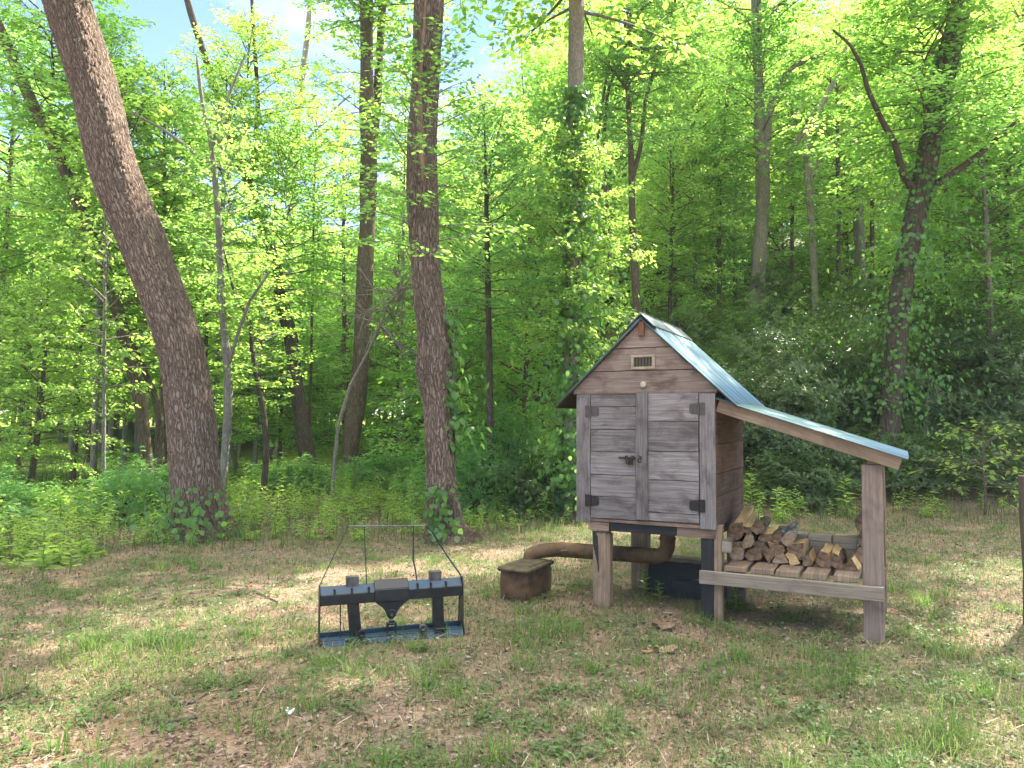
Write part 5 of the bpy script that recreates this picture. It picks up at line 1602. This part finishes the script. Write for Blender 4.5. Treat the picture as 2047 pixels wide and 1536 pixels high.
    V, Q, T = blades(np.stack([x, y, gz(x, y) - .01], 1), r.uniform(.04, .12, n), r.uniform(.012, .03, n), r.uniform(.1, .8, n), r.uniform(0, 6.28, n), 6)
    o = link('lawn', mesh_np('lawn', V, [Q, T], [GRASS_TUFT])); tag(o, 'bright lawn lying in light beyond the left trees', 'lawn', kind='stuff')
ground_plants()

# single plants that stand out
def stalk_weed(label, px, py, h, n, leaf, seed, mat=WEED):
    p = at_z(px, py); r = np.random.default_rng(seed)
    g = Geo()
    path = np.array([(0, 0, -.03), (.01, 0, h * .4), (-.01, .02, h * .75), (.01, .02, h)])
    V, Q, bc = tube_np(path, [.008, .007, .005, .002], 6); g.add(V, Q, 1, bc)
    t = np.linspace(.22, 1, n); az = np.arange(n) * pi + (np.arange(n) // 2) * 1.4 + r.normal(0, .25, n)
    P = np.stack([np.interp(t * h, path[:, 2], path[:, 0]), np.interp(t * h, path[:, 2], path[:, 1]), t * h], 1)
    D = np.stack([np.cos(az), np.sin(az), .25 + .4 * t + r.normal(0, .15, n)], 1)
    V, Q = leaf_geo(P, D, norm(np.array([0, 0, 1.0]) + r.normal(0, .2, (n, 3))), leaf * (1.15 - .55 * t), .42, .10, .22); g.add(V, Q, 0)
    o = link('tall_weed', g.mesh('tall_weed', [mat, WEED]), None, (p[0], p[1], float(gz(p[0], p[1]))))
    tag(o, label, 'weed', 'single tall weeds')
stalk_weed('tall upright weed with big pale green paired leaves at the far left', 84, 1168, .62, 18, .20, 1)
stalk_weed('smaller weed right of the tall pale green weed at the far left', 140, 1150, .32, 14, .12, 2)
stalk_weed('tall weed with drooping narrow leaves behind the firewood, right of the smokehouse wall', 1502, 1030, .62, 20, .20, 3)
stalk_weed('second tall weed behind the firewood, between the wall and the lean-to post', 1555, 1040, .48, 16, .16, 4)
stalk_weed('broad leaved weed left of the lean-to front post', 1690, 1035, .62, 18, .20, 5)
stalk_weed('small weed growing at the foot of the back leg under the smokehouse', 1287, 1190, .22, 12, .09, 6)
stalk_weed('small weed against the leg below the bench', 1470, 1222, .24, 14, .09, 7)
stalk_weed('low weed left of the charred post under the smokehouse', 1318, 1205, .16, 10, .08, 8)

# fallen sticks
def stick(label, pix, r0):
    P = [at_z(x, y) for x, y in pix]
    P = [p + np.array([0, 0, float(gz(p[0], p[1])) + r0 * .8]) for p in P]
    b = P[0]
    m = MB(abs(int(pix[0][0])))
    Q = []
    for i in range(len(P) - 1):
        for t in (0, .5): Q.append(P[i] * (1 - t) + P[i + 1] * t + (np.array([random.uniform(-1, 1), random.uniform(-1, 1), .3]) * r0 * 1.2 if t else 0) - b)
    Q.append(P[-1] - b)
    m.tube(Q, list(np.linspace(r0, r0 * .55, len(Q))), 7)
    tag(m.build('fallen_stick', TWIG, None, smooth=True, loc=tuple(b)), label, 'stick', 'fallen sticks on the ground')
stick('short fallen stick slanting down right, left of the loader plate', [(440, 1343), (450, 1356), (465, 1374)], .009)
stick('V shaped fallen stick on bare soil in the lower left', [(326, 1376), (340, 1394), (357, 1411), (382, 1408), (397, 1400), (411, 1391)], .011)
stick('long curved fallen stick below the V shaped one', [(305, 1470), (325, 1456), (349, 1445), (372, 1439), (395, 1437)], .011)
stick('fallen stick at the left edge of the photo', [(-10, 1405), (20, 1396), (42, 1388), (60, 1375)], .012)
stick('short pale fallen stick right of the left edge one', [(80, 1408), (100, 1402), (119, 1397)], .008)
stick('fallen stick in the grass below the big leaning trunk', [(238, 1193), (270, 1183), (312, 1171)], .012)
stick('small fallen stick left of the loader plate near its foot', [(510, 1182), (530, 1192), (556, 1203)], .010)
stick('fallen stick right of the plate, above the middle of the foreground', [(440, 1328), (480, 1321), (520, 1312)], .008)
stick('thin fallen stick lying between the firebox and the smokehouse leg', [(1112, 1169), (1140, 1170), (1178, 1172)], .010)

# torn bark in front of the smokehouse, scrap of paper on the left
def curl(name, label, cat, px, py, w, d, h, mat, seed):
    r = np.random.default_rng(seed)
    p = at_z(px, py)
    nx, ny = 22, 14
    U, Vv = np.meshgrid(np.linspace(-1, 1, nx), np.linspace(-1, 1, ny))
    rim = 1 + .18 * np.sin(7 * np.arctan2(Vv, U) + seed) + r.normal(0, .03, U.shape)
    X = U * w / 2 * rim; Y = Vv * d / 2 * rim
    Z = h * (.35 + .35 * np.sin(2.6 * U + seed) * np.cos(2.1 * Vv) + .5 * np.abs(U) ** 2) + r.normal(0, h * .07, U.shape)
    Z = np.maximum(Z, .004)
    V = np.stack([X, Y, Z], -1).reshape(-1, 3)
    i = (np.arange(ny - 1)[:, None] * nx + np.arange(nx - 1)[None]).ravel()
    o = link(name, mesh_np(name, V, [np.stack([i, i + 1, i + nx + 1, i + nx], -1)], [mat], smooth=True), None, (p[0], p[1], float(gz(p[0], p[1])) + .006), (0, 0, r.uniform(-.5, .5)))
    md = o.modifiers.new('t', 'SOLIDIFY'); md.thickness = .006
    tag(o, label, cat)
BK = m_simple('torn_bark', (.09, .055, .038), (.24, .165, .115), 22, .9, 0, .8, .1)
curl('bark_piece', 'curled brown bark hollow like a nest, in front of the smokehouse', 'bark', 1328, 1258, .15, .14, .06, BK, 1)
curl('bark_piece', 'torn tan strip of bark lying nearest in front of the smokehouse', 'bark', 1330, 1306, .13, .10, .045, m_simple('tan_bark', (.18, .125, .085), (.33, .25, .18), 22, .9, 0, .8, .1), 4)
curl('bark_piece', 'short reddish bark chip left of the tan strip', 'bark', 1293, 1306, .08, .04, .02, m_simple('red_bark', (.22, .11, .07), (.36, .21, .13), 22, .9, 0, .8, .1), 6)
curl('paper_scrap', 'small white paper scrap in the grass in the lower left', 'paper', 580, 1430, .035, .03, .035, m_simple('white_paper', (.6, .6, .6), (.8, .8, .8), 30, .7), 7)

# ------------------------------------------------------------------ thin haze, added to lift the shade in the wood
def haze():
    k = bpy.data.materials.new('shade_lift_haze'); k.use_nodes = True
    t = k.node_tree; t.nodes.clear()
    o = t.nodes.new('ShaderNodeOutputMaterial'); v = t.nodes.new('ShaderNodeVolumePrincipled')
    v.inputs['Color'].default_value = (.92, .97, 1, 1); v.inputs['Density'].default_value = .0006
    t.links.new(v.outputs[0], o.inputs['Volume'])
    m = MB(1)
    x0, x1, y0, y1, z0, z1 = -165, 165, -65, 225, -2.5, 45
    V = [(x, y, z) for z in (z0, z1) for (x, y) in ((x0, y0), (x1, y0), (x1, y1), (x0, y1))]
    o = link('haze', mesh_np('haze', V, [np.array([[3, 2, 1, 0], [4, 5, 6, 7], [0, 1, 5, 4], [1, 2, 6, 5], [2, 3, 7, 6], [3, 0, 4, 7]])], [k]))
    tag(o, kind='stuff', label='added thin haze lifting the shade between the trees', cat='haze')
haze()
